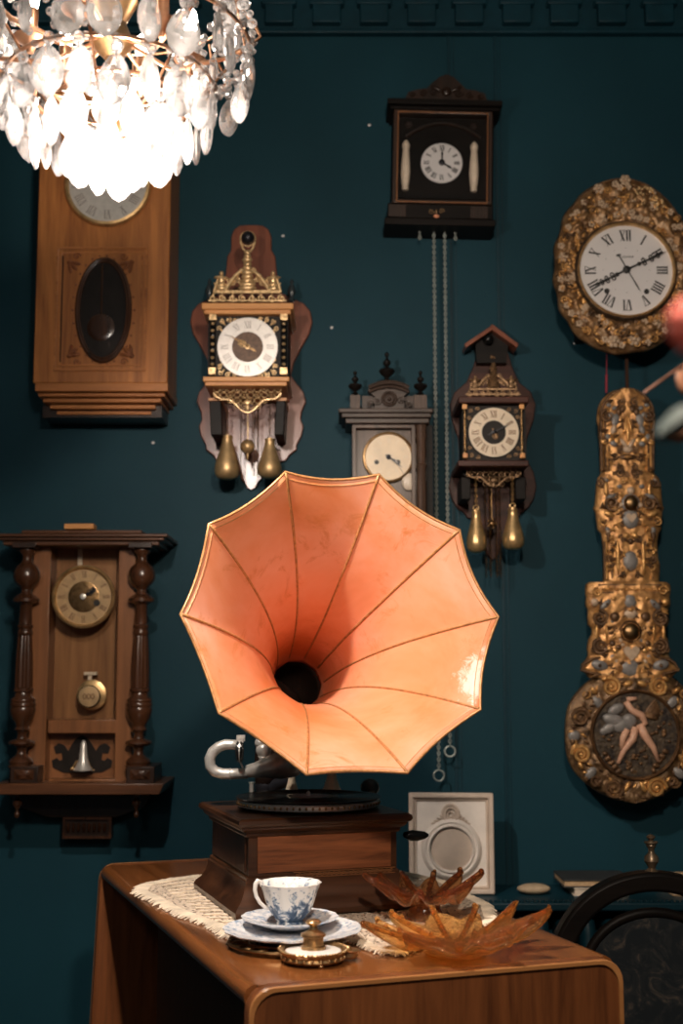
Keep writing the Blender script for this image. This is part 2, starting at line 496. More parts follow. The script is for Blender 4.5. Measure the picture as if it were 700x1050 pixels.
class Fr:
    """turns pixel readings around an anchor into metres in a thing's own frame; d = distance out from the wall"""
    def __init__(s, px, py, Y=WALL):
        s.px, s.py, s.Y = px, py, Y
        s.root = at(px, py, Y)
    def sc(s, d=0):
        Y = s.Y - d; v = 525 - s.py; q = FOC * CT - v * ST
        return Y / q, Y * FOC / q ** 2
    def p(s, px, py, d=0):
        c = at(px, py, s.Y - d)
        return Vector((c.x - s.root.x, -d, c.z - s.root.z))
    def xz(s, pts, d):
        return [(q.x, q.z) for q in (s.p(a, b, d) for a, b in pts)]
    def box(s, mb, x0, y0, x1, y1, d1, d0=0.0):
        ym = (y0 + y1) / 2
        mb.box(s.p(x0, ym, d1).x, -d1, s.p(x0, y1, d1).z, s.p(x1, ym, d1).x, -d0, s.p(x1, y0, d1).z)
    def prism(s, mb, pts, d1, d0=0.0):
        mb.prism(s.xz(pts, d1), -d1, -d0)
    def frame(s, mb, x0, y0, x1, y1, w, d1, d0=0.0):
        ym = (y0 + y1) / 2; a = s.p(x0, y1, d1); b = s.p(x1, y0, d1); w = w * s.sc(d1)[0]
        a.x = s.p(x0, ym, d1).x; b.x = s.p(x1, ym, d1).x
        o = [(a.x, a.z), (b.x, a.z), (b.x, b.z), (a.x, b.z)]
        i = [(a.x + w, a.z + w), (b.x - w, a.z + w), (b.x - w, b.z - w), (a.x + w, b.z - w)]
        mb.ringprism(o, i, -d1, -d0)

ROMAN = {1: 'I', 2: 'II', 3: 'III', 4: 'IIII', 5: 'V', 6: 'VI', 7: 'VII', 8: 'VIII', 9: 'IX', 10: 'X', 11: 'XI', 12: 'XII'}
def stroke(mb, c, er, et, y, x0, h0, x1, h1, w, th=.0004):
    a = c + et * x0 + er * h0; b = c + et * x1 + er * h1
    d = (b - a).normalized(); nrm = Vector((-d.z, 0, d.x)) * (w / 2)
    pts = [(q.x, q.z) for q in (a + nrm, b + nrm, b - nrm, a - nrm)]
    mb.prism(pts, y - th, y)
def numerals(mb, c, R, h, y, wf=1.0, bold=1.0):
    """roman chapter standing radially: R = inner radius of the figures, h = their height"""
    for k in range(1, 13):
        a = 2 * PI * k / 12
        er = Vector((sin(a), 0, cos(a))); et = Vector((cos(a), 0, -sin(a)))
        t = ROMAN[k]; wd = {'I': .26, 'V': .55, 'X': .55}
        tot = sum(wd[q] for q in t) * h * wf; x = -tot / 2
        for q in t:
            w = wd[q] * h * wf; m_ = x + w / 2
            if q == 'I':
                stroke(mb, c, er, et, y, m_, R, m_, R + h, h * .13 * bold)
            elif q == 'V':
                stroke(mb, c, er, et, y, x + w * .12, R + h, m_, R, h * .13 * bold)
                stroke(mb, c, er, et, y, x + w * .88, R + h, m_, R, h * .05 * bold)
            else:
                stroke(mb, c, er, et, y, x + w * .12, R + h, x + w * .88, R, h * .13 * bold)
                stroke(mb, c, er, et, y, x + w * .88, R + h, x + w * .12, R, h * .05 * bold)
            x += w
        for hh in (R, R + h):
            stroke(mb, c, er, et, y, -tot / 2, hh, tot / 2, hh, h * .04)
def ticks(mb, c, R, l, y, n=60, w=.0004):
    for k in range(n):
        a = 2 * PI * k / n
        er = Vector((sin(a), 0, cos(a))); et = Vector((cos(a), 0, -sin(a)))
        stroke(mb, c, er, et, y, 0, R, 0, R + l, w)
def hand(mb, c, y, ang, ln, w, style='plain', tail=.2):
    a = math.radians(ang); er = Vector((sin(a), 0, cos(a))); et = Vector((cos(a), 0, -sin(a)))
    def P(r, t):
        q = c + er * (r * ln) + et * (t * w); return (q.x, q.z)
    mb.prism([P(-tail, -.4), P(-tail, .4), P(.45, .3), P(.72, .45), P(1, 0), P(.72, -.45), P(.45, -.3)], y - .0008, y)
    if style == 'ornate':
        for r_, k in ((.42, 1.0), (.6, .9), (.76, .7)):
            for sg in (-1, 1):
                q = c + er * (r_ * ln) + et * (sg * w * k * .8)
                mb.ring((q.x, y - .0006, q.z), w * .6 * k, w * .22, seg=12, sub=5)
        q = c + er * ln * .3
        mb.ball((q.x, y - .0006, q.z), (w * .8, .0008, w * .8))
    mb.lathe([(w * 1.1, -.0002), (w * 1.1, .002), (w * .4, .003)], (c.x, y, c.z), 'Y', 12)
M['grey_chain'] = plain('tarnished chain', (.40, .43, .40), .45, .4)
# ------------------------------------------------------------------ the room
mb = MB(); mb.box(-2.6, WALL, 0, 2.6, WALL + .1, 2.85); struct('wall_back', mb, M['wall'])
mb = MB(); mb.box(-2.7, -1.6, 0, -2.6, WALL + .1, 2.85); struct('wall_left', mb, M['wall'])
mb = MB(); mb.box(2.6, -1.6, 0, 2.7, WALL + .1, 2.85); struct('wall_right', mb, M['wall'])
mb = MB(); mb.box(-2.7, -1.6, -.1, 2.7, WALL + .1, 0); struct('floor', mb, M['floor'])
mb = MB(); mb.box(-2.7, -1.6, 2.85, 2.7, WALL + .1, 2.95); struct('ceiling', mb, M['ceiling'])
mb = MB()   # crown moulding with raised arcaded blocks
zt = at(350, 38, WALL).z
mb.box(-2.6, WALL - .022, zt, 2.6, WALL, zt + .012)
mb.box(-2.6, WALL - .012, zt + .012, 2.6, WALL, zt + .10)
mb.box(-2.6, WALL - .035, zt + .10, 2.6, WALL, zt + .125)
mb.box(-2.6, WALL - .06, zt + .125, 2.6, WALL, 2.85)
x = -2.55
while x < 2.5:
    mb.box(x, WALL - .034, zt + .022, x + .070, WALL, zt + .10)
    mb.box(x - .008, WALL - .038, zt + .068, x + .078, WALL, zt + .082)
    x += .118
struct('trim_1', mb, M['teal'], bevel=.003)
for nm, px in (('trim_2', 516), ('trim_3', 466)):
    mb = MB(); q = at(px, 640, WALL)
    mb.box(q.x - .003, WALL - .006, .10, q.x + .003, WALL, zt)
    mb.box(q.x + .011, WALL - .003, .10, q.x + .014, WALL, zt)
    struct(nm, mb, M['teal'])
for k, (px, py, lb) in enumerate(((378.5, 128.5, 'white filler spot on the teal wall left of the dark square clock'),
                                  (290, 242, 'white filler spot on the teal wall right of the gilt clock globe'),
                                  (340, 336, 'white filler spot on the teal wall above the dusty small clock'),
                                  (157, 454, 'white filler spot on the teal wall under the golden oak clock'),
                                  (589, 352, 'white filler spot on the teal wall beside the round gilt clock head'))):
    f = Fr(px, py); mb = MB(); mb.ball((0, -.001, 0), (.0042, .003, .0036), 0, 10, 6)
    o = obj('filler_spot', mb, M['enamel'], loc=f.root)
    tag(o, lb, 'wall spot', 'white filler spots on the wall')

# ------------------------------------------------------------------ golden oak regulator (upper left)
def oak_clock():
    f = Fr(106, 300); D = .16
    t = thing('oak_wall_clock', 'tall golden oak wall clock with oval window behind the chandelier', 'wall clock', f.root)
    mb = MB()
    f.box(mb, 38, 100, 174, 393, D); o = obj('case', mb, M['oak'], t, bevel=.003)
    mb = MB()
    f.box(mb, 34, 92, 178, 101, D + .012); f.box(mb, 30, 84, 182, 92, D + .025); f.box(mb, 26, 78, 186, 84, D + .035)
    obj('cornice', mb, M['oak_h'], t, bevel=.003)
    # stepped base mouldings
    mb = MB()
    f.box(mb, 36, 392.5, 172, 401, D + .006)
    for (x0, x1, y0, y1, d) in ((39, 169, 403, 406.5, D - .008), (44, 165, 408.5, 412.5, D - .02), (51, 159, 415, 419, D - .035), (58, 155, 421.5, 425, D - .05)):
        f.box(mb, x0, y0, x1, y1, d)
    obj('base_moulding', mb, M['oak_h'], t, bevel=.0015)
    mb = MB(); f.box(mb, 44, 401, 166, 428, D - .055)
    obj('underside_block', mb, M['walnut_dark'], t)
    # carved door panel
    mb = MB()
    f.frame(mb, 56, 253, 150, 380, 2.2, D + .005, D - .002); f.frame(mb, 61, 258, 145, 375, 1.4, D + .003, D - .002)
    obj('door_moulding', mb, M['oak_h'], t, bevel=.001)
    mb = MB()
    for (x, z0, z1) in ((64.5, 262, 371),):
        f.box(mb, x - 2.2, z0, x - .8, z1, D + .004, D - .001)
    obj('inlay_strip', mb, M['walnut'], t)
    for sx in (-1, 1):
        for sz in (-1, 1):
            mb = MB()
            q = f.p(103 + sx * 32, 317 + sz * 48, D)
            for a in (.3, .9, 1.5):
                ang = math.atan2(sz * -1, sx) + PI + (a - .9)
                mb.leaf(q.x, q.z, -D - .001, ang, .028, .010, .004)
            mb.ball((q.x, -D - .001, q.z), (.006, .004, .006))
            q2 = f.p(103 + sx * 24, 317 + sz * 54, D)
            mb.scroll(q2.x, q2.z, -D - .001, .009, 1.3, sx * sz, 0, .002)
            obj('corner_carving', mb, M['oak_carved'], t)
    mb = MB()
    for k in range(26):
        a = 2 * PI * k / 26
        q = f.p(106 + 31.5 * cos(a), 318 + 56 * sin(a), D)
        mb.ball((q.x, -D, q.z), (.003, .002, .003), 0, 6, 4)
    obj('oval_beading', mb, M['oak_carved'], t)
    # oval window
    c = f.p(106, 318, D); sx, sz = f.sc(D)
    mb = MB(); mb.ring((c.x, -D - .001, c.z), (27 * sx, 52 * sz), .0055, seg=56); mb.ring((c.x, -D - .004, c.z), (24.6 * sx, 49.3 * sz), .003, seg=56)
    w = obj('oval_window', mb, M['walnut'], t)
    mb = MB()
    pts = [(c.x + 24.5 * sx * cos(2 * PI * k / 48), c.z + 49 * sz * sin(2 * PI * k / 48)) for k in range(48)]
    mb.prism(pts, -D - .0012, -D - .0004); obj('dark_interior', mb, M['dark_paint'], w)
    mb = MB(); mb.ball((c.x, -D - .002, c.z), (24.3 * sx, .010, 48.8 * sz), 0, 40, 20); obj('pane', mb, M['pane'], w)
    mb = MB()
    mb.tube([(c.x - .004, -D - .003, c.z + 46 * sz), (c.x - .004, -D - .003, c.z - 10 * sz)], .0025)
    mb.lathe([(.030, .0), (.032, .002), (.026, .004), (.02, .0045)], (c.x - .004, -D - .002, c.z - 18 * sz), 'Y', 28)
    obj('pendulum', mb, M['walnut'], t)
    # dial
    c = f.p(111, 190, D)
    mb = MB(); mb.lathe([(.100, 0), (.102, .006), (.098, .013), (.092, .014), (.090, .006)], (c.x, -D, c.z), 'Y', 56, cap=False)
    obj('bezel', mb, M['brass'], t)
    mb = MB(); mb.lathe([(.092, 0), (.092, .004)], (c.x, -D, c.z), 'Y', 56); obj('dial', mb, M['silver_dial'], t)
    mb = MB(); numerals(mb, c, .062, .020, -D - .0045); obj('numerals', mb, M['ink_grey'], t)
    mb = MB(); hand(mb, c, -D - .006, 305, .045, .006); obj('hour_hand', mb, M['steel'], t)
    mb = MB(); hand(mb, c, -D - .008, 60, .07, .005); obj('minute_hand', mb, M['steel'], t)
oak_clock()

# ------------------------------------------------------------------ hanging chain of links
def chain(mb, x, y, z0, z1, link=.0075, r=.0009):
    n = max(2, int(abs(z0 - z1) / (link * .78)))
    for k in range(n):
        z = z0 + (z1 - z0) * (k + .5) / n
        if k % 2:
            mb.ring((x, y, z), (link * .34, link * .5), r, 'Y', 8, 4)
        else:
            mb.ring((x, y, z), (link * .34, link * .5), r, 'X', 8, 4)

def pear(mb, x, y, ztop, zbot, r):
    h = ztop - zbot
    P = [(.02, 0), (.45, .012), (.80, .055), (.96, .13), (1, .23), (.97, .32), (.86, .44), (.72, .56), (.58, .68), (.47, .80), (.41, .91), (.44, .93), (.44, .975), (.12, 1.0)]
    mb.lathe([(r * a, zbot + h * b_) for a, b_ in P], (x, y, 0), 'Z', 28)

def cresting(f, mb, cx, ytop, ybase, halfw, d, k=1.0):
    """cast crest of a lantern clock: pierced frieze, bar, side figures, raking scrolls and a central column"""
    sx = f.sc(d)[0]
    y = -d
    def q(a, b_):
        return f.p(cx + a, b_, d)
    H = ybase - ytop
    b0 = q(-halfw, ybase - 1); b1 = q(halfw, ybase - 1)
    mb.box(b0.x, y - .002, b0.z, b1.x, y + .004, b0.z + .003)
    n = 8
    for i in range(n):
        a = -halfw + (i + .5) * 2 * halfw / n
        p_ = q(a, ybase - .055 * H)
        mb.scroll(p_.x, p_.z, y, .0075 * k, 1.4, 1 if i % 2 else -1, PI / 2 if i % 2 else 0, .0017 * k)
        if i % 2 == 0:
            mb.leaf(p_.x, p_.z, y, PI / 2, .012 * k, .005 * k, .002)
    w2 = halfw * .84
    for i in range(7):
        for sg in (-1, 1):
            p_ = q(sg * halfw * (.18 + .10 * i), ybase - (.21 + .04 * (i % 2) + .015 * (6 - i)) * H)
            mb.scroll(p_.x, p_.z, y + .002, (.0062 if i % 2 else .0048) * k, 1.3, sg, i * .9, .0015 * k)
            mb.leaf(p_.x, p_.z, y, PI / 2 - sg * .5, .012 * k, .0045 * k, .002)
    a_ = q(-w2, ybase - .125 * H); b_ = q(w2, ybase - .165 * H)
    mb.box(a_.x, y - .004, a_.z, b_.x, y + .004, b_.z)
    # central column with figure
    for (hh, w) in ((.20, 6.5), (.25, 6), (.30, 4.6), (.36, 4.2), (.42, 4.6), (.48, 3.4), (.54, 3.0), (.60, 3.6), (.65, 2.6), (.70, 2.2)):
        p_ = q(0, ybase - hh * H)
        mb.ball((p_.x, y - .002, p_.z), (w * 1.25 * sx * k, .007, .055 * H * sx * .8), 0, 10, 6)
    p_ = q(0, ybase - .22 * H)
    for sg in (-1, 1):
        P = []
        for i in range(9):
            u = i / 8
            a = sg * (3 + u * (halfw * .50)); hh = .46 - .30 * u ** 1.6
            v_ = q(a, ybase - hh * H); P.append((v_.x, y, v_.z))
        mb.tube(P, [.0032 * k + .0014 * k * (i / 8) for i in range(9)], 6)
        mb.scroll(*[(c_) for c_ in (q(sg * 5.5, ybase - .44 * H).x, q(0, ybase - .45 * H).z)], y, .006 * k, 1.2, sg, 0, .0014 * k)
        # outer figure on a pedestal
        bx = sg * halfw * .66
        for (dx, hh, rx, rz) in ((0, .20, 4.2, 2.2), (-.8, .25, 1.3, 3.2), (1.2, .25, 1.3, 3.2), (0, .32, 2.8, 3.8), (sg * 3.2, .35, 3.4, 1.2), (-sg * 3.0, .34, 3.0, 1.2), (0, .405, 1.7, 1.9)):
            v_ = q(bx + dx, ybase - hh * H)
            mb.ball((v_.x, y - .002, v_.z), (rx * 1.2 * sx * k, .0055, rz * 1.2 * sx * k), 0, 10, 6)
        P = []
        for i in range(6):
            u = i / 5
            v_ = q(sg * (halfw * (.86 - .12 * u)), ybase - (.14 + .22 * u) * H); P.append((v_.x, y, v_.z))
        mb.tube(P, .0024 * k, 6)

def fretwork(f, mb, cx, y0, halfw, drop, d, k=1.0):
    sx = f.sc(d)[0]
    q = f.p(cx - halfw, y0, d); q2 = f.p(cx + halfw, y0, d)
    mb.box(q.x, -d - .002, q.z - .003, q2.x, -d + .002, q.z)
    n = 10
    for i in range(n):
        a = (i + .5) / n * 2 - 1
        dep = drop * (1 - abs(a)) + 5 * k
        rows = 1 + int(dep / (6.5 * k))
        for j in range(rows):
            p_ = f.p(cx + a * halfw, y0 + 3.5 * k + j * 5.6 * k, d)
            mb.ring((p_.x, -d, p_.z), (.0068 * k, .0058 * k), .0010 * k, seg=12, sub=5)
            if (i + j) % 2:
                mb.ball((p_.x, -d, p_.z), .0019 * k, 0, 6, 5)
    for sg in (-1, 1):
        P = []
        for i in range(11):
            u = i / 10
            P.append(f.p(cx + sg * halfw * (1 - u), y0 + (7 + (drop - 3) * u + 2.2 * sin(u * 9)) * k, d))
        mb.tube(P, .0017 * k, 6)
    p_ = f.p(cx, y0 + drop, d)
    mb.ball((p_.x, -d - .001, p_.z), (.005 * k, .003, .008 * k)); mb.ball((p_.x, -d - .001, p_.z + .012 * k), (.009 * k, .003, .006 * k))

# ------------------------------------------------------------------ Dutch lantern clock with gilt mounts
def lantern_clock():
    f = Fr(254, 360); D = .19
    t = thing('lantern_clock', 'pale wood and gilt lantern clock with two brass pear weights under a globe', 'wall clock', f.root)
    mb = MB()
    right = [(260, 230.5), (269, 231), (275, 235), (278, 243), (278, 256), (282, 263), (283, 275), (285, 290), (288, 300), (299, 306), (311, 311), (318, 319), (320, 330), (317, 342), (309, 356), (301, 372), (298, 385),
             (303, 392), (311, 402), (313.5, 412), (309, 422), (308, 430), (311, 437), (309, 447), (304, 456), (304, 461), (297, 466), (293, 472), (285, 474), (279, 479), (271, 480), (268, 485), (268, 491), (264, 495), (262, 500), (257.5, 502)]
    cx = 257.5
    left = [(2 * cx - a, b_) for a, b_ in right[::-1]]
    f.prism(mb, right + left, .014)
    obj('backboard', mb, M['mahogany'], t, bevel=.002)
    mb = MB(); f.box(mb, 213, 318, 295, 390, D - .02, .014)
    obj('movement_case', mb, M['black_wood'], t)
    mb = MB(); f.box(mb, 206.5, 310.5, 300.5, 317, D + .012, .014); f.box(mb, 209, 317, 298, 322, D + .004, .014)
    obj('top_board', mb, M['honey'], t, bevel=.002)
    mb = MB(); f.box(mb, 208, 386, 296.5, 391, D + .010, .014); f.box(mb, 210, 391, 294, 395.5, D + .002, .014)
    obj('bottom_board', mb, M['honey'], t, bevel=.002)
    for px in (217.6, 290.8):
        mb = MB(); p0 = f.p(px, 385, D - .006); p1 = f.p(px, 322, D - .006); h = p1.z - p0.z; n = 60
        for s_ in (0, PI):
            P = []
            for i in range(n):
                u = i / (n - 1); a = u * 2 * PI * 3.2 + s_
                P.append((p0.x + .0035 * cos(a), -D + .006 + .0035 * sin(a), p0.z + h * (.14 + .72 * u)))
            mb.tube(P, .0036, 6)
        c_ = obj('pillar', mb, M['black'], t)
        mb = MB()
        for i in range(7):
            mb.ball((p0.x, -D + .000, p0.z + h * (.17 + .11 * i)), (.0042, .004, .0036), 0, 8, 6)
        for e in (0, 1):
            z = p0.z + h * (.06 + .88 * e)
            mb.box(p0.x - .008, -D - .003, z - .0075, p0.x + .008, -D + .013, z + .0075)
        obj('pillar_mount', mb, M['gilt'], c_)
    # face
    mb = MB(); f.box(mb, 221, 322, 287, 386, D - .016, D - .022); obj('face_plate', mb, M['dark_paint'], t)
    c = f.p(253.8, 356, D - .012); sx = f.sc(D)[0]
    for qx in (-1, 1):
        for qz in (-1, 1):
            mb = MB()
            for (a, b_) in ((27, 27), (20, 29), (29, 20), (26, 13), (13, 29)):
                x = c.x + qx * a * sx; z = c.z + qz * b_ * sx
                mb.scroll(x, z, -D + .013, .0062, 1.3, qx * qz, a, .0014)
                mb.leaf(x, z, -D + .013, math.atan2(-qz, -qx), .012, .005, .002)
            obj('spandrel_mount', mb, M['gilt'], t)
    mb = MB(); mb.lathe([(16 * sx, 0), (16 * sx, .003), (31 * sx, .003), (31 * sx, 0)], (c.x, c.y, c.z), 'Y', 64, cap=False); obj('chapter_ring', mb, M['silver_dial'], t)
    mb = MB(); mb.lathe([(16.6 * sx, 0), (16.6 * sx, .002)], (c.x, c.y, c.z), 'Y', 48); obj('dial_centre', mb, M['brown_dial'], t)
    mb = MB(); numerals(mb, c, 20 * sx, 7 * sx, c.y - .003, 1.0, .8); ticks(mb, c, 29 * sx, 1.5 * sx, c.y - .003); obj('numerals', mb, M['ink_grey'], t)
    mb = MB(); hand(mb, c, c.y - .005, 300, .027, .0055, 'ornate', .7); o = obj('hour_hand', mb, M['gilt'], t)
    mb = MB(); hand(mb, c, c.y - .008, 302, .047, .0035, 'plain', .5); obj('minute_hand', mb, M['brass_dark'], t)
    # crest
    mb = MB(); cresting(f, mb, 253.5, 238, 310, 40, D - .02, 1.2)
    p_ = f.p(254, 244, D - .02); mb.ring((p_.x, p_.y, p_.z - .002), .0175, .0018, seg=28)
    for sg in (-1, 1):
        mb.tube([(p_.x + sg * .004, p_.y, p_.z - .035), (p_.x + sg * .012, p_.y, p_.z - .024), (p_.x + sg * .0165, p_.y, p_.z - .010)], .0026, 6)
    o = obj('crest', mb, M['gilt'], t)
    mb = MB(); mb.ball((p_.x, p_.y, p_.z), .0155, 0, 20, 14); obj('globe', mb, M['steel'], o)
    for px in (214.5, 299):
        mb = MB(); q = f.p(px, 310, .08)
        mb.lathe([(.004, 0), (.009, .004), (.0045, .012), (.010, .026), (.006, .040), (.003, .044), (.0055, .05), (.001, .058)], q, 'Z', 16)
        obj('glass_finial', mb, M['ceramic'], t)
    # underside
    mb = MB(); fretwork(f, mb, 253.5, 396, 35, 22, D - .03, 1.0); obj('fretwork', mb, M['gilt'], t)
    for s_, (a, b_) in ((-1, (214.5, 226)), (1, (283, 292.5))):
        mb = MB()
        x0 = f.p(a, 411, D - .05); x1 = f.p(b_, 446, D - .05)
        sh = .004 * -s_
        vs = [(x0.x, 0, x0.z), (x1.x, 0, x0.z), (x1.x + sh, 0, x1.z), (x0.x + sh, 0, x1.z)]
        mb.prism([(p_[0], p_[2]) for p_ in vs], -D + .05, -.014)
        o = obj('bracket_arm', mb, M['black_wood'], t, bevel=.002)
        mb = MB(); mb.box(x0.x - .002, -D + .047, x0.z, x1.x + .002, -.014, x0.z + .006); obj('arm_cap', mb, M['honey'], o)
    for (px, top, bot, r) in ((233, 446, 492, 12.6), (276.5, 449, 491, 12.0)):
        q = f.p(px, top, .10); q2 = f.p(px, bot, .10); r_ = r * f.sc(.10)[0]
        mb = MB(); pear(mb, q.x, -.10, q.z, q2.z, r_)
        w = obj('weight', mb, M['brass_weight'], t, smooth=60)
        mb = MB(); mb.ring((q.x, -.10, q.z + .004), .004, .0011, seg=12); chain(mb, q.x, -.10, q.z + .008, f.p(px, 398, .10).z)
        obj('chain', mb, M['brass_dark'], w)
    mb = MB(); q = f.p(253.8, 458, .09); mb.ball(q, 7.4 * f.sc(.09)[0], 0, 20, 14)
    mb.tube([(q.x, q.y, q.z - .026), (q.x, q.y, f.p(254, 398, .09).z)], .0012, 6); mb.lathe([(.001, -.030), (.003, -.022), (.003, -.014)], q, 'Z', 10)
    obj('pendulum', mb, M['brass_weight'], t)
    for px in (247.5, 261, 264.5):
        mb = MB(); q = f.p(px, 398, .085); chain(mb, q.x, -.085, q.z, f.p(px, 488, .085).z, .006, .0007); obj('chain', mb, M['brass_dark'], t)
lantern_clock()

# ------------------------------------------------------------------ dark gabled lantern clock
def gabled_clock():
    f = Fr(506, 445); D = .17
    t = thing('gabled_lantern_clock', 'dark gabled lantern clock with cream dial ring and two brass pear weights', 'wall clock', f.root)
    mb = MB()
    left = [(503, 352), (489, 362), (485, 376), (478, 392), (466, 402), (461, 414), (463, 430), (470, 450), (471, 470), (463, 484), (460, 499), (463, 512), (469, 521), (476, 526), (479, 531), (488, 533), (492, 545), (497, 560), (500, 570), (505, 574)]
    cx = 505
    f.prism(mb, left + [(2 * cx - a, b_) for a, b_ in left[::-1]], .014)
    obj('backboard', mb, M['mahogany_d'], t, bevel=.002)
    # gable roof and body
    mb = MB(); f.prism(mb, [(489, 372), (487, 352), (504, 337), (521, 352), (519, 372)], .045, .014); obj('gable_body', mb, M['black_wood'], t)
    for (P) in ([(505, 333), (476, 352.5), (477.5, 356.5), (505, 338)], [(503, 333), (505, 332.5), (531.5, 352.5), (530, 356.5), (504, 338)]):
        mb = MB(); f.prism(mb, P, .075, .010); obj('roof_slope', mb, M['mahogany'], t, bevel=.0012)
    mb = MB(); q = f.p(500.5, 348, .06); mb.ball(q, .0125, 0, 20, 12); obj('globe', mb, M['black'], t)
    mb = MB(); f.box(mb, 476, 412, 536, 473, D - .02, .014); obj('movement_case', mb, M['black_wood'], t)
    mb = MB(); f.box(mb, 470, 406.5, 542, 413, D + .01, .014); obj('top_board', mb, M['mahogany_d'], t, bevel=.002)
    mb = MB(); f.box(mb, 469.5, 472, 542, 478, D + .01, .014); obj('bottom_board', mb, M['mahogany_d'], t, bevel=.002)
    mb = MB(); f.box(mb, 474, 413, 539, 472, D - .016, D - .022); obj('face_plate', mb, M['dark_paint'], t)
    sx = f.sc(D)[0]
    for px in (476.7, 535.3):
        mb = MB(); a = f.p(px, 472, D - .006); b_ = f.p(px, 413, D - .006); h = b_.z - a.z
        mb.lathe([(.0025, h * .1), (.0025, h * .9)], (a.x, a.y, a.z), 'Z', 10)
        for i in range(7):
            mb.ball((a.x, a.y, a.z + h * (.17 + .11 * i)), .0040, 0, 10, 6)
        c_ = obj('pillar', mb, M['brass_dark'], t)
        mb = MB()
        for e in (.075, .925):
            mb.box(a.x - .0055, a.y - .0065, a.z + h * e - .0055, a.x + .0055, a.y + .004, a.z + h * e + .0055)
        obj('pillar_block', mb, M['honey'], c_, bevel=.001)
    c = f.p(506, 443.5, D - .010)
    for qx in (-1, 1):
        for qz in (-1, 1):
            mb = MB()
            for (a, b_) in ((23, 23), (16, 25), (25, 16)):
                mb.scroll(c.x + qx * a * sx, c.z + qz * b_ * sx, -D + .013, .005, 1.3, qx * qz, a, .0011)
            obj('spandrel_mount', mb, M['gilt_dull'], t)
    mb = MB(); mb.lathe([(12.4 * sx, 0), (12.4 * sx, .003), (25.6 * sx, .003), (25.6 * sx, 0)], c, 'Y', 64, cap=False); obj('chapter_ring', mb, M['cream_dial'], t)
    mb = MB(); mb.lathe([(12.8 * sx, 0), (12.8 * sx, .002)], c, 'Y', 48); obj('dial_centre', mb, M['dark_paint'], t)
    mb = MB(); numerals(mb, c, 15.5 * sx, 7 * sx, c.y - .003, .9, 1.1); obj('numerals', mb, M['ink_brown'], t)
    mb = MB(); hand(mb, c, c.y - .005, 160, .018, .0045, 'ornate', .5); obj('hour_hand', mb, M['gilt_dull'], t)
    mb = MB(); hand(mb, c, c.y - .008, 63, .037, .0045, 'plain', .4); obj('minute_hand', mb, M['steel'], t)
    mb = MB(); cresting(f, mb, 505.5, 360, 406, 28, D - .03, .95)
    p_ = f.p(504, 366, D - .03); mb.ball(p_, .0045); mb.ball((p_.x + .006, p_.y, p_.z - .002), .003)
    p_ = f.p(505, 392, D - .036); mb.ball(p_, (.0095, .003, .0105), 0, 14, 8)
    obj('crest', mb, M['gilt_dull'], t)
    mb = MB(); fretwork(f, mb, 506, 479, 28, 18, D - .03, .85); obj('fretwork', mb, M['gilt_dull'], t)
    for (a, b_) in ((472.5, 482.5), (528.5, 539)):
        mb = MB(); f.box(mb, a, 489, b_, 512, D - .05, .014); o = obj('bracket_arm', mb, M['black_wood'], t, bevel=.002)
        mb = MB(); q = f.p((a + b_) / 2, 484, D - .05); mb.lathe([(.008, -.008), (.0085, 0), (.005, .008), (.008, .012)], (q.x, q.y + .01, q.z), 'Z', 14); obj('arm_knob', mb, M['black_wood'], o)
    for (px, top, bot, r) in ((488, 523, 567, 10.2), (525.5, 521, 564, 11.2)):
        q = f.p(px, top, .11); q2 = f.p(px, bot, .11)
        mb = MB(); pear(mb, q.x, -.11, q.z, q2.z, r * f.sc(.11)[0]); w = obj('weight', mb, M['brass'], t, smooth=60)
        mb = MB(); mb.ring((q.x, -.11, q.z + .005), .006, .0018, seg=14); mb.ball((q.x, -.11, q.z + .001), .004); chain(mb, q.x, -.11, q.z + .012, f.p(px, 482, .11).z); obj('chain', mb, M['brass'], w)
    mb = MB(); q = f.p(504, 537, .09); mb.ball(q, .0085, 0, 16, 10); mb.tube([q, (q.x, q.y, f.p(504, 482, .09).z)], .0012, 6)
    for a in range(5):
        mb.ball((q.x + .010 * cos(a * 1.25), q.y - .004, q.z + .010 * sin(a * 1.25)), .0035, 0, 8, 5)
    obj('pendulum', mb, M['brass_dark'], t)
    for px in (497, 501.5, 508, 511.5):
        mb = MB(); q = f.p(px, 482, .08); chain(mb, q.x, -.08, q.z, f.p(px, 592, .08).z, .006, .0007); obj('chain', mb, M['brass_dark'], t)
gabled_clock()

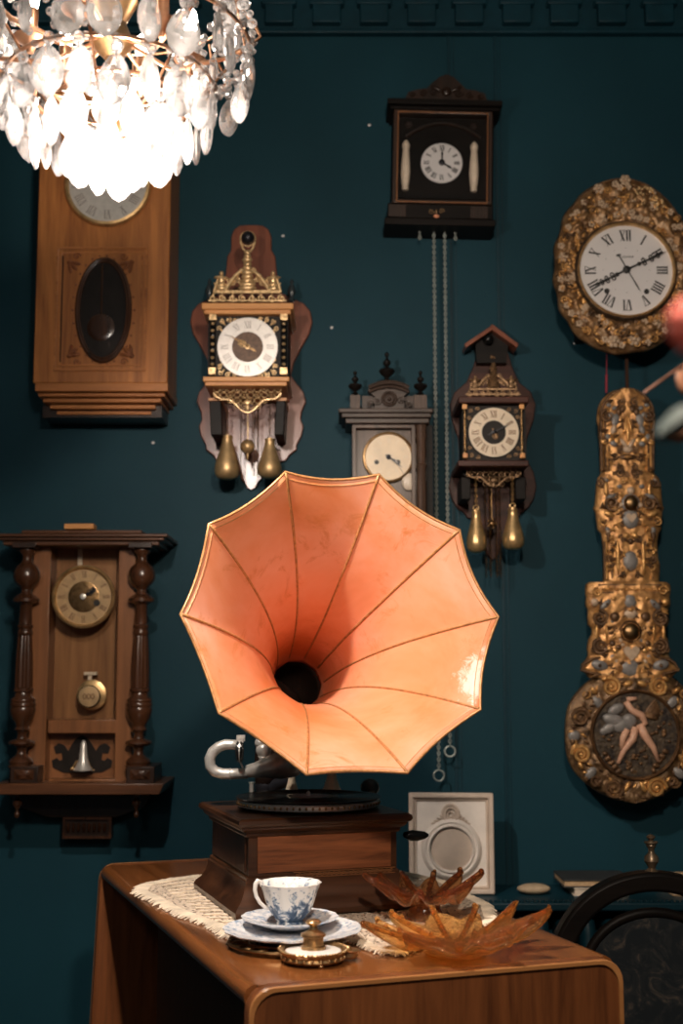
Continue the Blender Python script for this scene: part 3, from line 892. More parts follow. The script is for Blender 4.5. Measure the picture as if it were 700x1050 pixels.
# ------------------------------------------------------------------ square dark clock with ivory pillars
def pillar_clock():
    f = Fr(455, 168); D = .10
    t = thing('pillared_clock', 'square black clock with white dial between two ivory pillars', 'wall clock', f.root, (0, math.radians(1.4), 0))
    mb = MB(); f.box(mb, 402, 112, 506, 229, D - .03); obj('case', mb, M['black_wood'], t, bevel=.002)
    mb = MB(); f.box(mb, 396, 101.5, 514, 107, D + .015); f.box(mb, 399, 107, 511, 112.5, D); obj('cornice', mb, M['black_wood'], t, bevel=.002)
    mb = MB()
    f.prism(mb, [(414, 102), (417, 95), (427, 92), (436, 91), (441, 85), (449, 79), (456, 76), (463, 79), (470, 85), (476, 91), (486, 92), (495, 95), (498, 102)], D - .03, D - .05)
    q = f.p(456, 94, D - .03); mb.ball(q, (.012, .006, .012)); mb.ball((q.x, q.y - .004, q.z), (.005, .004, .005))
    for sg in (-1, 1):
        for i, r in enumerate((.011, .009, .007)):
            mb.scroll(q.x + sg * (.030 + .026 * i), q.z - .004 * i - .002, -D + .028, r, 1.5, -sg, 0, .002)
        mb.leaf(q.x + sg * .01, q.z, -D + .028, PI / 2 - sg * 1.1, .03, .009, .003)
    obj('crest', mb, M['walnut_dark'], t)
    mb = MB(); f.frame(mb, 403, 113, 505, 209, 4.0, D, D - .03); fr = obj('door_frame', mb, M['walnut_dark'], t, bevel=.002)
    mb = MB(); f.frame(mb, 407, 114.5, 500.5, 208, 1.4, D + .003, D); obj('frame_bead', mb, M['walnut_mid'], fr, bevel=.0006)
    mb = MB(); f.box(mb, 408, 118, 500, 204, D - .026, D - .03); obj('face_plate', mb, M['black_wood'], t)
    # arch and rosettes
    mb = MB(); P = []
    for i in range(17):
        u = -1 + i / 8
        v_ = f.p(454 + u * 38, 127 + 14 * u * u, D - .022); P.append(v_)
    mb.tube(P, .004, 6)
    for px in (418.5, 484.5):
        q = f.p(px, 129, D - .022)
        for k in range(6):
            mb.leaf(q.x, q.z, q.y, k * PI / 3, .010, .005, .002)
        mb.ball(q, .0035)
    obj('arch_moulding', mb, M['walnut_dark'], t)
    for px in (416.3, 486.6):
        a = f.p(px, 196, D - .016); b_ = f.p(px, 145, D - .016); h = b_.z - a.z
        mb = MB(); mb.lathe([(.007, 0), (.0085, .04 * h), (.0075, .07 * h), (.0095, .14 * h), (.0115, .35 * h), (.0105, .55 * h), (.008, .78 * h), (.0075, .82 * h), (.0095, .86 * h), (.0095, .92 * h), (.006, .97 * h), (.003, h)], (a.x, a.y, a.z), 'Z', 20)
        obj('ivory_pillar', mb, M['ivory'], t)
    c = f.p(452.9, 167.8, D - .024); sx = f.sc(D)[0]
    mb = MB(); mb.lathe([(21.5 * sx, 0), (21.5 * sx, .003), (20.5 * sx, .005)], c, 'Y', 56); obj('dial', mb, M['enamel'], t)
    mb = MB(); numerals(mb, c, 13 * sx, 5.4 * sx, c.y - .005, .9, 1.2); obj('numerals', mb, M['ink'], t)
    mb = MB(); hand(mb, c, c.y - .006, 120, .030, .007); obj('hour_hand', mb, M['steel'], t)
    mb = MB(); hand(mb, c, c.y - .008, 1, .031, .006); obj('minute_hand', mb, M['steel'], t)
    mb = MB(); f.box(mb, 408, 118, 500, 204, D - .006, D - .0075); obj('pane', mb, M['pane'], t)
    mb = MB()
    f.box(mb, 399, 209, 507, 224, D - .01); f.box(mb, 396, 224, 510, 231, D); obj('base', mb, M['black_wood'], t, bevel=.002)
    for x0 in (400, 484):
        mb = MB()
        f.box(mb, x0, 211, x0 + 17.5, 223, D - .0085, D - .01)
        for k in range(6):
            f.box(mb, x0 + k * 3.1, 211, x0 + k * 3.1 + 1.9, 223, D - .005, D - .01)
        obj('fluted_block', mb, M['walnut_dark'], t)
    mb = MB(); q = f.p(449, 222, D - .008); mb.ball(q, (.007, .004, .005)); obj('orange_button', mb, M['horn'], t)
    mb = MB()
    for sg in (-1, 1):
        mb.scroll(q.x + sg * .012, q.z + .012, q.y, .007, 1.3, sg, 0, .0012)
    mb.leaf(q.x, q.z + .006, q.y, PI / 2, .012, .006, .002)
    obj('base_mount', mb, M['gilt_dull'], t)
    sa = math.radians(1.4)
    for (px, y1) in ((432, 246), (446.5, 790), (457.5, 765), (468.5, 246)):
        q = f.p(px, 232, .05)
        L = q.z - f.p(px, y1, .05).z
        mb = MB(); chain(mb, 0, 0, 0, -L, .0088, .0016)
        if y1 > 300:
            mb.ring((0, 0, -L - .012), .012, .002, seg=20)
        o = obj('chain', mb, M['grey_chain'], t, loc=q); o.rotation_euler = (0, -sa, 0)
pillar_clock()

# ------------------------------------------------------------------ small dusty Vienna clock behind the horn
def dusty_clock():
    f = Fr(398, 470); D = .13
    t = thing('dusty_vienna_clock', 'small dusty brown clock with urn finials, half hidden behind the horn', 'wall clock', f.root)
    mb = MB(); f.box(mb, 361, 434, 441, 600, D - .04, 0); obj('case', mb, M['grey_wood'], t, bevel=.002)
    mb = MB(); f.box(mb, 347, 418.5, 444, 423, D + .015); f.box(mb, 350, 423, 442, 428, D + .006); f.box(mb, 354, 428, 440, 434, D - .006)
    obj('cornice', mb, M['grey_wood_h'], t, bevel=.002)
    mb = MB(); f.box(mb, 371, 406, 424, 419, D - .04, D - .06)
    P = [(378, 398), (388, 394), (398, 392.5), (408, 394), (418, 398), (420, 401), (414, 406), (414, 419), (384, 419), (384, 406), (377, 401)]
    f.prism(mb, P, D - .02, D - .05)
    P = [f.p(378 + 41 * i / 10, 397.5 - 5.5 * (1 - ((i - 5) / 5) ** 2), D - .012) for i in range(11)]
    mb.tube(P, .0055, 8); mb.tube([p_ + Vector((0, 0, -.010)) for p_ in P], .0035, 8)
    c = f.p(399, 409, D - .018)
    mb.ring(c, .016, .003, seg=24); mb.ring(c, .010, .0022, seg=20); mb.ball(c, .0055)
    for sg in (-1, 1):
        mb.scroll(c.x + sg * .028, c.z - .004, c.y, .010, 1.5, sg, 0, .002); mb.scroll(c.x + sg * .044, c.z - .010, c.y, .008, 1.4, -sg, 0, .002)
    obj('pediment', mb, M['grey_wood_h'], t)
    urn = [(.004, 0), (.010, .002), (.006, .008), (.005, .012), (.017, .022), (.020, .029), (.018, .034), (.008, .037), (.004, .041), (.0095, .048), (.0095, .055), (.004, .060), (.0025, .066), (.0055, .071), (.0055, .075), (.001, .080)]
    q = f.p(396.6, 392, D - .04); z1 = f.p(396.6, 361, D - .04).z - q.z; k = z1 / .08
    mb = MB(); mb.lathe([(a * .92, b_ * k) for a, b_ in urn], q, 'Z', 20); obj('urn_finial', mb, M['black_wood'], t)
    for px in (364, 431):
        q = f.p(px, 405, D - .03)
        mb = MB(); mb.lathe([(a * .82, b_ * .72) for a, b_ in urn], q, 'Z', 20); o = obj('urn_finial', mb, M['black_wood'], t)
        mb = MB()
        w = 5.0 if px < 400 else 6.5
        f.box(mb, px - w, 405, px + w, 419, D - .018, D - .045)
        for k_ in range(3):
            f.box(mb, px - w + 1 + k_ * w * .7, 406, px - w + 2.2 + k_ * w * .7, 418.5, D - .015, D - .02)
        obj('finial_block', mb, M['grey_wood'], o)
    mb = MB(); f.frame(mb, 361, 435, 426, 600, 4, D - .02, D - .04); obj('door_frame', mb, M['grey_wood'], t, bevel=.001)
    # the turned column on the right
    a = f.p(433, 600, D - .01); b_ = f.p(433, 436, D - .01); h = b_.z - a.z
    mb = MB()
    pr = [(.016, 0), (.016, .03), (.010, .05), (.017, .09), (.017, .16), (.010, .20), (.013, .25), (.014, .6), (.012, .72), (.017, .745), (.011, .76), (.014, .80), (.013, .90), (.017, .93), (.014, .96), (.017, 1)]
    mb.lathe([(r_ * .75, u * h) for r_, u in pr], a, 'Z', 20, 8, .06); obj('column', mb, M['grey_wood'], t)
    mb = MB(); f.box(mb, 437.5, 436, 444, 600, D - .03, 0); obj('side_moulding', mb, M['black_wood'], t)
    c = f.p(398, 469, D - .036); sx = f.sc(D - .03)[0]
    mb = MB(); mb.lathe([(24.5 * sx, 0), (26.5 * sx, .004), (26 * sx, .009), (24.2 * sx, .010), (23.5 * sx, .004)], c, 'Y', 56, cap=False); obj('bezel', mb, M['brass_dark'], t)
    mb = MB(); mb.lathe([(24.4 * sx, 0), (24.4 * sx, .004)], c, 'Y', 56); obj('dial', mb, M['enamel_old'], t)
    mb = MB(); numerals(mb, c, 15.5 * sx, 5 * sx, c.y - .0042, .8, .7); obj('numerals', mb, M['cream_dial'], t)
    for (px, py) in ((386, 474), (408, 474)):
        mb = MB(); q = f.p(px, py, D - .034); mb.lathe([(.0055, 0), (.0055, .0022)], (q.x, q.y, q.z), 'Y', 16); obj('winding_hole', mb, M['ink'], t)
    mb = MB(); hand(mb, c, c.y - .006, 118, .028, .005); obj('hour_hand', mb, M['steel'], t)
    mb = MB(); hand(mb, c, c.y - .008, 128, .040, .004); mb.lathe([(.006, 0), (.006, .004)], c + Vector((0, -.004, 0)), 'Y', 14); obj('minute_hand', mb, M['steel'], t)
    mb = MB(); q = f.p(419, 494, D - .03); mb.ball(q, (7 * sx, .004, 9 * sx), 0, 20, 10); mb.tube([q, (q.x - .03, q.y, q.z + .05)], .0015, 6); obj('pendulum', mb, M['ivory'], t)
dusty_clock()

# ------------------------------------------------------------------ Vienna regulator (lower left)
def regulator():
    f = Fr(84, 690); D = .17
    t = thing('vienna_regulator', 'brown glazed pendulum clock with turned columns and brass dial at lower left', 'wall clock', f.root)
    mb = MB(); f.box(mb, 31, 556, 137, 806, .05, 0)
    for (a, b_) in ((31, 49), (119.5, 137)):
        f.box(mb, a, 556, b_, 806, D - .05, .05)
    f.box(mb, 49, 738, 120, 752, D - .05, .04); f.box(mb, 49, 799, 120, 806, D - .05, .04)
    obj('case', mb, M['walnut_mid'], t, bevel=.002)
    mb = MB(); f.box(mb, 49, 557, 119.5, 738, .055, .05); obj('back_panel', mb, M['golden_back'], t)
    mb = MB()
    f.box(mb, -4, 547, 171.5, 550.5, D + .015); f.box(mb, -1, 550.5, 168, 554, D + .006); f.box(mb, 3, 554, 163, 559, D - .006); f.box(mb, 22, 543.5, 145, 547, D - .06)
    obj('cornice', mb, M['walnut_h'], t, bevel=.002)
    prof = [(561, 7), (563, 8.5), (566, 8.5), (569, 5.5), (573, 5), (577, 6), (581, 11), (586, 13.5), (592, 14.2), (597, 12.5), (601, 8.5), (605, 5), (608, 5.5), (611, 10), (614, 13.8), (617, 13.8), (619.5, 7.5), (621.5, 6.2)]
    prof += [(640, 6.8), (641, 8.2), (643.5, 8.2), (645, 6.8), (648, 8), (651, 8), (652, 7)]
    prof2 = [(705, 9), (706, 10.4), (709, 10.4), (710, 8.6), (714, 9), (716.5, 12.5), (718.5, 13.2), (720, 12.4), (721.5, 13.4), (724, 13.4), (725, 12.6), (727, 13.4), (731, 12.8), (737, 11), (742, 7.5), (745, 6.6), (748, 8.6), (750, 6), (753, 4.6), (757, 5.5), (760, 13), (762, 13.8), (764, 12), (766, 6), (770, 4.8), (774, 5.5), (778, 11), (781, 13), (784, 12), (786, 13.8)]
    for px in (24.5, 143.5):
        d = D - .03; sx = f.sc(d)[0]
        c = f.p(px, 690, d)
        mb = MB()
        mb.lathe([(r * sx, f.p(px, y, d).z) for y, r in prof][::-1], (c.x, c.y, 0), 'Z', 24)
        mb.lathe([(r * sx, f.p(px, y, d).z) for y, r in ((705, 8.8), (690, 8.8), (672, 8.2), (656, 7.2), (652, 6.8))], (c.x, c.y, 0), 'Z', 48, 10, .07)
        mb.lathe([(r * sx, f.p(px, y, d).z) for y, r in prof2][::-1], (c.x, c.y, 0), 'Z', 24)
        col_ = obj('column', mb, M['walnut'], t, smooth=50)
        mb = MB(); f.box(mb, px - 14.5, 786, px + 14.5, 803.5, D, .05)
        o = obj('plinth_block', mb, M['walnut_dark'], t, bevel=.002)
        mb = MB(); q = f.p(px, 794.5, D); mb.ball((q.x, q.y, q.z), (10 * sx, .008, 5.5 * sx), 0, 4, 4)
        mb.add([(q.x - 10 * sx, q.y, q.z - 5 * sx), (q.x + 10 * sx, q.y, q.z - 5 * sx), (q.x + 10 * sx, q.y, q.z + 5 * sx), (q.x - 10 * sx, q.y, q.z + 5 * sx), (q.x - 5 * sx, q.y - .007, q.z), (q.x + 5 * sx, q.y - .007, q.z)],
               [(0, 1, 5, 4), (1, 2, 5), (2, 3, 4, 5), (3, 0, 4)])
        obj('block_facet', mb, M['walnut'], o)
        mb = MB(); f.box(mb, px - 12, 556, px + 12, 561.5, D, .05); obj('column_cap', mb, M['walnut_dark'], t, bevel=.001)
    mb = MB()
    f.prism(mb, [(-6, 803.5), (168, 803.5), (163, 815), (-2, 815)], D + .012); obj('base_shelf', mb, M['walnut_h'], t, bevel=.002)
    mb = MB(); f.prism(mb, [(8, 815), (156, 815), (148, 828), (120, 838), (48, 838), (20, 828)], .05); f.box(mb, 64, 838, 113, 860, .045); obj('apron', mb, M['walnut_dark'], t, bevel=.002)
    mb = MB(); f.frame(mb, 64, 838, 114, 860, 2.5, .055, .045)
    for k in range(8):
        q = f.p(70 + k * 5.3, 848.5, .05)
        mb.ball((q.x, q.y, q.z), (.0035, .006, .011), 0, 8, 6)
    obj('carved_plaque', mb, M['walnut'], t)
    for px in (18, 140):
        mb = MB(); q = f.p(px, 815, D - .035)
        mb.lathe([(.003, -.050), (.006, -.046), (.006, -.040), (.003, -.036), (.004, -.030), (.011, -.022), (.011, -.014), (.004, -.008), (.010, -.003), (.010, 0)], q, 'Z', 16)
        obj('drop_finial', mb, M['walnut'], t)
    # movement
    c = f.p(86.3, 612, D - .06); sx = f.sc(D - .06)[0]
    mb = MB(); mb.lathe([(30 * sx, 0), (32.5 * sx, .004), (32.5 * sx, .012), (30.5 * sx, .016), (29 * sx, .012), (28.5 * sx, .004)], c, 'Y', 64, cap=False); obj('bezel', mb, M['brass'], t)
    mb = MB(); mb.lathe([(30 * sx, -.03), (30 * sx, .004), (16 * sx, .004), (16 * sx, .002)], c, 'Y', 64); obj('dial', mb, M['brass_dial'], t)
    mb = MB(); numerals(mb, c, 20 * sx, 6.5 * sx, c.y - .0045, .7, .8); obj('numerals', mb, M['ink_brown'], t)
    mb = MB(); mb.lathe([(16 * sx, 0), (16 * sx, .0055), (14 * sx, .0065)], c, 'Y', 40)
    for k in range(22):
        a = k * 2.4; r = 14 * sx * math.sqrt((k + .5) / 22)
        mb.scroll(c.x + r * cos(a), c.z + r * sin(a), c.y - .0065, .0055, 1.2, 1, a, .0010)
    obj('dial_centre', mb, M['brass_dark'], t)
    mb = MB(); hand(mb, c, c.y - .009, 57, .038, .005, 'ornate'); obj('minute_hand', mb, M['steel'], t)
    mb = MB(); hand(mb, c, c.y - .011, 62, .030, .005); obj('hour_hand', mb, M['steel'], t)
    mb = MB(); mb.lathe([(.0065, 0), (.0065, .006), (.002, .007)], c + Vector((0, -.010, 0)), 'Y', 16); obj('centre_boss', mb, M['nickel'], t)
    mb = MB(); q = f.p(98.5, 618, D - .045); mb.lathe([(.0075, 0), (.0075, .001)], (q.x, c.y - .0066, q.z), 'Y', 16); obj('winding_hole', mb, M['ink'], t)
    mb = MB(); f.box(mb, 79.5, 562, 84, 600, .065, .062); q = f.p(92, 690, .08); f.box(mb, 86, 689, 99, 692, .085, .07)
    f.box(mb, 90, 692, 94, 700, .08, .075)
    pr_ = obj('pendulum_rod', mb, M['cream_dial'], t)
    mb = MB(); q = f.p(94.5, 712.5, .08); s2 = f.sc(.08)[0]
    mb.lathe([(13 * s2, 0), (15.5 * s2, .003), (15 * s2, .008), (11 * s2, .011), (3 * s2, .011)], q, 'Y', 40); bob = obj('pendulum_bob', mb, M['brass'], t)
    mb = MB(); q = f.p(92, 714, .10); mb.lathe([(11.2 * s2, 0), (11.2 * s2, .010)], q, 'Y', 36); obj('bob_drum', mb, M['black'], bob)
    mb = MB(); mb.lathe([(10.4 * s2, .010), (10.4 * s2, .0125), (9 * s2, .013)], q, 'Y', 36); o_ = obj('bob_face', mb, M['brass_dial'], bob)
    mb = MB()
    for dx in (-1, 0, 1):
        mb.ring((q.x + dx * .009, q.y - .014, q.z), (.0034, .0055), .0011, seg=12)
    obj('bob_monogram', mb, M['ink_brown'], bob)
    # lower carved panel with cut-outs and a silver cone
    mb = MB(); f.box(mb, 49, 752, 120, 799, .075, .06); obj('lower_panel', mb, M['walnut_mid'], t)
    mb = MB()
    P = [(54, 787), (53, 780), (58, 777), (61, 780), (64, 779), (63, 772), (57, 773), (55, 766), (60, 762), (66, 764), (70, 770), (73, 764), (78, 757), (84, 754.5), (90, 757), (95, 764), (98, 770), (102, 764), (108, 762), (113, 766), (111, 773), (105, 772), (104, 779), (107, 780), (110, 777), (115, 780), (114, 787), (104, 792), (84, 793), (64, 792)]
    f.prism(mb, P, .0775, .075); obj('shaped_opening', mb, M['dark_paint'], t)
    mb = MB(); q = f.p(85, 790, .10)
    mb.lathe([(.022, 0), (.0225, .002), (.016, .010), (.0105, .026), (.008, .046), (.006, .062), (.002, .067)], (q.x, q.y, q.z), 'Z', 24); obj('silver_cone', mb, M['nickel'], t)
    mb = MB()
    for dx in (-.024, -.017, .017):
        mb.ball((q.x + dx, q.y, q.z + .004), .0045); mb.tube([(q.x + dx, q.y, q.z + .004), (q.x + dx * .6, q.y, q.z + .022)], .002, 6)
    mb.tube([(q.x - .026, q.y, q.z + .001), (q.x + .026, q.y, q.z + .001)], .0015, 6)
    obj('cone_feet', mb, M['brass'], t)
    mb = MB(); f.box(mb, 50, 560, 119, 737, D - .046, D - .0475); f.frame(mb, 50, 560, 119, 737, .8, D - .044, D - .048); obj('pane', mb, M['pane'], t)
    # loose block of wood on top of the cornice
    mb = MB(); q = f.p(82.5, 543.5, .09); mb.box(-.034, -.02, 0, .034, .02, .0125)
    o = obj('wood_block', mb, M['honey'], loc=f.root + q + Vector((0, 0, .0005)), bevel=.002)
    tag(o, 'small pale wooden block lying on the cornice of the brown column clock', 'block')
regulator()
# ------------------------------------------------------------------ comtoise clock (right)
def relief(f, outline_rows, d0, rise, amp, nz, cols=40):
    """bossed sheet: rows of (py, left px, right px) swelling towards the viewer"""
    mb = MB(); vs = []; fs = []
    rows = []
    for i in range(len(outline_rows) - 1):
        a, b_ = outline_rows[i], outline_rows[i + 1]
        n = max(1, int(abs(b_[0] - a[0]) / 1.6))
        for k in range(n):
            u = k / n
            rows.append([a[j] + (b_[j] - a[j]) * u for j in range(3)])
    rows.append(list(outline_rows[-1]))
    for (py, l, r) in rows:
        for c_ in range(cols + 1):
            t_ = -1 + 2 * c_ / cols
            px = (l + r) / 2 + t_ * (r - l) / 2
            q = f.p(px, py, d0)
            hgt = rise * (1 - abs(t_) ** 4)
            nn = noise.noise(Vector((q.x * nz, 3.1, q.z * nz))) + .5 * noise.noise(Vector((q.x * nz * 2.3, 7, q.z * nz * 2.3)))
            vs.append((q.x, -d0 - hgt - amp * nn * (1 - abs(t_) ** 8), q.z))
    W = cols + 1
    for i in range(len(rows) - 1):
        for c_ in range(cols):
            fs.append((i * W + c_, i * W + c_ + 1, (i + 1) * W + c_ + 1, (i + 1) * W + c_))
    n0 = len(vs)
    # closed back
    for (py, l, r) in rows:
        for px in (l, r):
            q = f.p(px, py, d0); vs.append((q.x, -d0 + .012, q.z))
    for i in range(len(rows) - 1):
        a = n0 + 2 * i
        fs += [(i * W, (i + 1) * W, a + 2, a), (i * W + cols, a + 1, a + 3, (i + 1) * W + cols), (a, a + 2, a + 3, a + 1)]
    mb.add(vs, fs)
    return mb

def comtoise():
    f = Fr(641, 278); D = .15
    t = thing('comtoise_clock', 'ornate gilt clock with white round dial and long embossed pendulum below', 'wall clock', f.root)
    mb = MB(); f.box(mb, 596, 215, 686, 340, D - .035); obj('case', mb, M['black_wood'], t, bevel=.003)
    # embossed surround as a swelling ring
    sx, sz = f.sc(D)
    mb = MB(); vs = []; fs = []; NA, NR = 240, 26
    dc = f.p(640.5, 279, D)
    for i in range(NA):
        a = 2 * PI * i / NA
        # outline: rounded oblong with a peaked top
        ca, sa = cos(a), sin(a)
        ex = 72.0 * (abs(ca) ** .9 if True else 1) * (1 if ca > 0 else -1)
        ez = (96.0 if sa > 0 else 83.0) * abs(sa) ** 1.0 * (1 if sa > 0 else -1)
        ox, oz = 641 + ex - (sa > 0) * 4 * sa, 278 - ez
        o_ = f.p(ox, oz, D)
        o_.x += .0025 * sin(a * 17); o_.z += .002 * cos(a * 13)
        ir = 50 * sx
        inn = Vector((dc.x + ir * ca, 0, dc.z + ir * sa))
        for j in range(NR + 1):
            u = j / NR
            x = inn.x + (o_.x - inn.x) * u; z = inn.z + (o_.z - inn.z) * u
            h = .030 * sin(PI * min(1, .12 + u * .88)) ** .7
            nn = noise.noise(Vector((x * 42, 1, z * 42))) + .7 * noise.noise(Vector((x * 95, 5, z * 95)))
            vs.append((x, -D + .02 - h - .009 * nn * sin(PI * u) ** .5, z))
    W = NR + 1
    for i in range(NA):
        k = (i + 1) % NA
        for j in range(NR):
            fs.append((i * W + j, k * W + j, k * W + j + 1, i * W + j + 1))
    mb.add(vs, fs)
    sur = obj('embossed_surround', mb, M['comt_surround'], t, smooth=180, solid=.003)
    r_ = random.Random(5)
    gold, cream = MB(), MB(); umb_ = MB(); dots = MB()
    for k in range(240):
        a = 2 * PI * k / 240 * 3.0 + r_.random() * .1
        u = (.24, .52, .80)[k % 3] + (r_.random() - .5) * .12
        ca, sa = cos(a), sin(a)
        ox, oz = 641 + 72 * ca - (sa > 0) * 4 * sa, 278 - (96 if sa > 0 else 83) * sa
        q = f.p(ox, oz, D); x = dc.x + 50 * sx * ca; z = dc.z + 50 * sx * sa
        x += (q.x - x) * u; z += (q.z - z) * u
        y = -D - .006 - .004 * sin(PI * u)
        kind = r_.random()
        if kind < .30:
            (gold if r_.random() < .55 else umb_).scroll(x, z, y, .007 + .004 * r_.random(), 1.5, r_.choice((-1, 1)), r_.random() * 6, .0022)
        elif kind < .75:
            for q_ in range(3):
                (gold if r_.random() < .5 else umb_).leaf(x, z, y, a + PI / 2 + (q_ - 1) * .7 + r_.random(), .017, .0065, .0035)
        else:
            for q_ in range(5):
                cream.ball((x + .005 * cos(q_ * 1.26), y + .001, z + .005 * sin(q_ * 1.26)), (.0045, .004, .0045), 0, 8, 5)
    for k in range(42):      # bunch of grapes and basket at the top right
        a = r_.random() * 2 * PI; r = math.sqrt(r_.random())
        q = f.p(664 + 16 * r * cos(a), 205 + 11 * r * sin(a) + 5 * cos(a), D)
        dots.ball((q.x, -D - .008, q.z), .0042, 0, 8, 5)
    for (px, py, s_) in ((613, 195, 1.3), (640, 186, 1.3), (647, 208, 1.0), (633, 207, 1.0), (667, 212, 1.0), (619, 214, 1.1), (596, 322, 1.4), (628, 351, 1.5), (649, 349, 1.5), (672, 333, 1.1), (577, 265, 1.2), (680, 228, 1.0)):
        q = f.p(px, py, D); fm = MB()
        for q_ in range(6):
            fm.ball((q.x + .0062 * s_ * cos(q_ * 1.05), -D - .008, q.z + .0062 * s_ * sin(q_ * 1.05)), (.0045 * s_, .0045, .0045 * s_), 0, 8, 5)
        fm.ball((q.x, -D - .012, q.z), .004 * s_, 0, 8, 5); obj('painted_flower', fm, M['comt_cream'], sur)
    P = []
    for i in range(120):
        a = 2 * PI * i / 120; ca, sa = cos(a), sin(a)
        P.append(f.p(641 + 70.5 * ca - (sa > 0) * 4 * sa, 278 - (94 if sa > 0 else 81.5) * sa, D - .012))
    umb_.tube(P, .0035, 6, True)
    obj('gilt_leaves', gold, M['comt_gilt'], sur); obj('small_flowers', cream, M['comt_cream'], sur); obj('dark_leaves', umb_, M['comt_umber'], sur); obj('grapes', dots, M['gilt'], sur)
    # dial
    c = Vector((dc.x, -D - .006, dc.z))
    mb = MB(); mb.lathe([(52.5 * sx, -.02), (52.5 * sx, .006), (50.5 * sx, .012), (49 * sx, .012)], c, 'Y', 72, cap=False); obj('dark_band', mb, M['comt_dark'], t)
    mb = MB(); mb.lathe([(49.8 * sx, .006), (50 * sx, .015), (48.8 * sx, .018), (47.6 * sx, .015), (47.2 * sx, .004)], c, 'Y', 72, cap=False); obj('bezel', mb, M['brass'], t, smooth=60)
    mb = MB(); mb.lathe([(47.6 * sx, 0), (47.6 * sx, .006), (40 * sx, .0075), (20 * sx, .0095), (.001, .010)], c, 'Y', 72); obj('dial', mb, M['enamel'], t, smooth=60)
    mb = MB(); y = c.y - .0095
    numerals(mb, Vector((c.x, 0, c.z)), 28.5 * sx, 13.5 * sx, y + .0015, .85, .95)
    for k in range(12):
        a = 2 * PI * k / 12
        mb.ball((c.x + 23.5 * sx * sin(a), y, c.z + 23.5 * sx * cos(a)), (.0009, .0004, .0009), 0, 6, 4)
    for k in range(9):
        mb.box(c.x + (-4 + k * 1.35) * sx, y - .0003, c.z + 13 * sx, c.x + (-3.3 + k * 1.35) * sx, y + .001, c.z + (14.4 + .3 * (k % 3)) * sx)
    o = obj('numerals', mb, M['ink'], t)
    for (px, py) in ((620.5, 300.5), (661, 301)):
        mb = MB(); q = f.p(px, py, D - .0); mb.lathe([(.0060, -.002), (.0060, .0020)], (q.x, y, q.z), 'Y', 20); obj('winding_hole', mb, M['ink'], t)
    mb = MB(); hand(mb, c, y - .003, 243, 38 * sx, .0065, 'ornate', .12); obj('hour_hand', mb, M['ink'], t)
    mb = MB(); hand(mb, c, y - .005, 65, 46 * sx, .0060, 'ornate', .12); mb.lathe([(.009, 0), (.009, .005), (.004, .006)], c + Vector((0, -.010, 0)), 'Y', 16); obj('minute_hand', mb, M['ink'], t)
    mb = MB(); hand(mb, c, y - .007, 151, 27 * sx, .0028, 'plain', .62)
    er = Vector((sin(math.radians(331)), 0, cos(math.radians(331)))); q = c + er * 17 * sx; mb.ball((q.x, y - .007, q.z), (.006, .0006, .0022), .2, 8, 4)
    obj('alarm_hand', mb, M['ink'], t)
    # cords and rod
    mb = MB(); a = f.p(622, 350, .07); b_ = f.p(621.5, 403, .07); mb.tube([a, b_], .0012, 6)
    m2 = f.p(621.5, 385, .07); mb.tube([m2, b_], [.0030, .0024], 8); mb.ball(m2, .0035, 0, 8, 6); obj('red_cord', mb, M['red_cord'], t)
    mb = MB(); a = f.p(641.5, 340, .09); b_ = f.p(641.5, 410, .09); mb.box(a.x - .0035, a.y, b_.z, a.x + .0035, a.y + .004, a.z); rod = obj('pendulum_rod', mb, M['walnut'], t)
    # long embossed pendulum
    d = .10
    rows = [(399.5, 633, 651), (401, 628, 656), (404, 622.5, 661), (408, 618.5, 665), (413, 615, 668), (419, 613, 670.5), (426, 612, 671), (432, 612, 671.5), (437, 613.5, 671.5), (446, 614, 670.5), (460, 615.5, 669.5), (478, 616.5, 669.5),
            (486, 616, 670.5), (490, 613, 675), (497, 611.5, 677.5), (507, 611, 678), (518, 610, 679), (521, 608.5, 680.5), (525, 610.5, 679), (535, 612, 678), (543, 613, 677.5), (547, 616.5, 675), (556, 618, 673.5), (572, 619, 674.5), (580, 619, 676.5), (590, 619, 676), (600, 619, 675)]
    mb = relief(f, rows, d, .016, .0028, 60); up = obj('upper_pendulum', mb, M['comt_gold'], t, smooth=180)
    rows = [(597, 604, 683), (599, 601, 686.5), (604, 600.5, 687.5), (609, 600.5, 687), (612, 601.5, 686), (616, 600.5, 687), (622, 601, 686.5), (625, 603, 684), (633, 602.5, 685), (640, 603, 685), (645, 607, 681), (650, 607, 681), (656, 603.5, 684.5), (664, 602, 686), (672, 603, 685.5), (676, 601, 687), (681, 596.5, 692), (686, 595.5, 697), (691, 601, 692), (695, 604, 688)]
    mb = relief(f, rows, d, .02, .004, 60); mid = obj('middle_pendulum', mb, M['comt_gold'], t, smooth=180)
    rows = []
    cy, rr = 752, 70.5
    for i in range(31):
        th = PI * i / 30
        y_ = cy - rr * cos(th) * 1.0
        w = max(3, rr * sin(th) * (1 + .02 * cos(6 * th)))
        rows.append((y_, 648.5 - w, 648.5 + w))
    mb = relief(f, rows, d - .004, .022, .0045, 55, 60); bob = obj('pendulum_bob', mb, M['comt_bob'], t, smooth=180)
    # ornaments on the pendulum
    SETS = [[MB() for _ in range(4)] for _ in range(3)]
    class Pick:
        def __init__(s, i):
            s.i = i
        def at(s, py):
            return SETS[0 if py < 598 else 1 if py < 697 else 2][s.i]
    G, B, K, U = Pick(0), Pick(1), Pick(2), Pick(3)
    s1 = f.sc(d)[0]
    def P2(px, py, up_=.0):
        q = f.p(px, py, d); return q.x, -d - .018 - up_, q.z
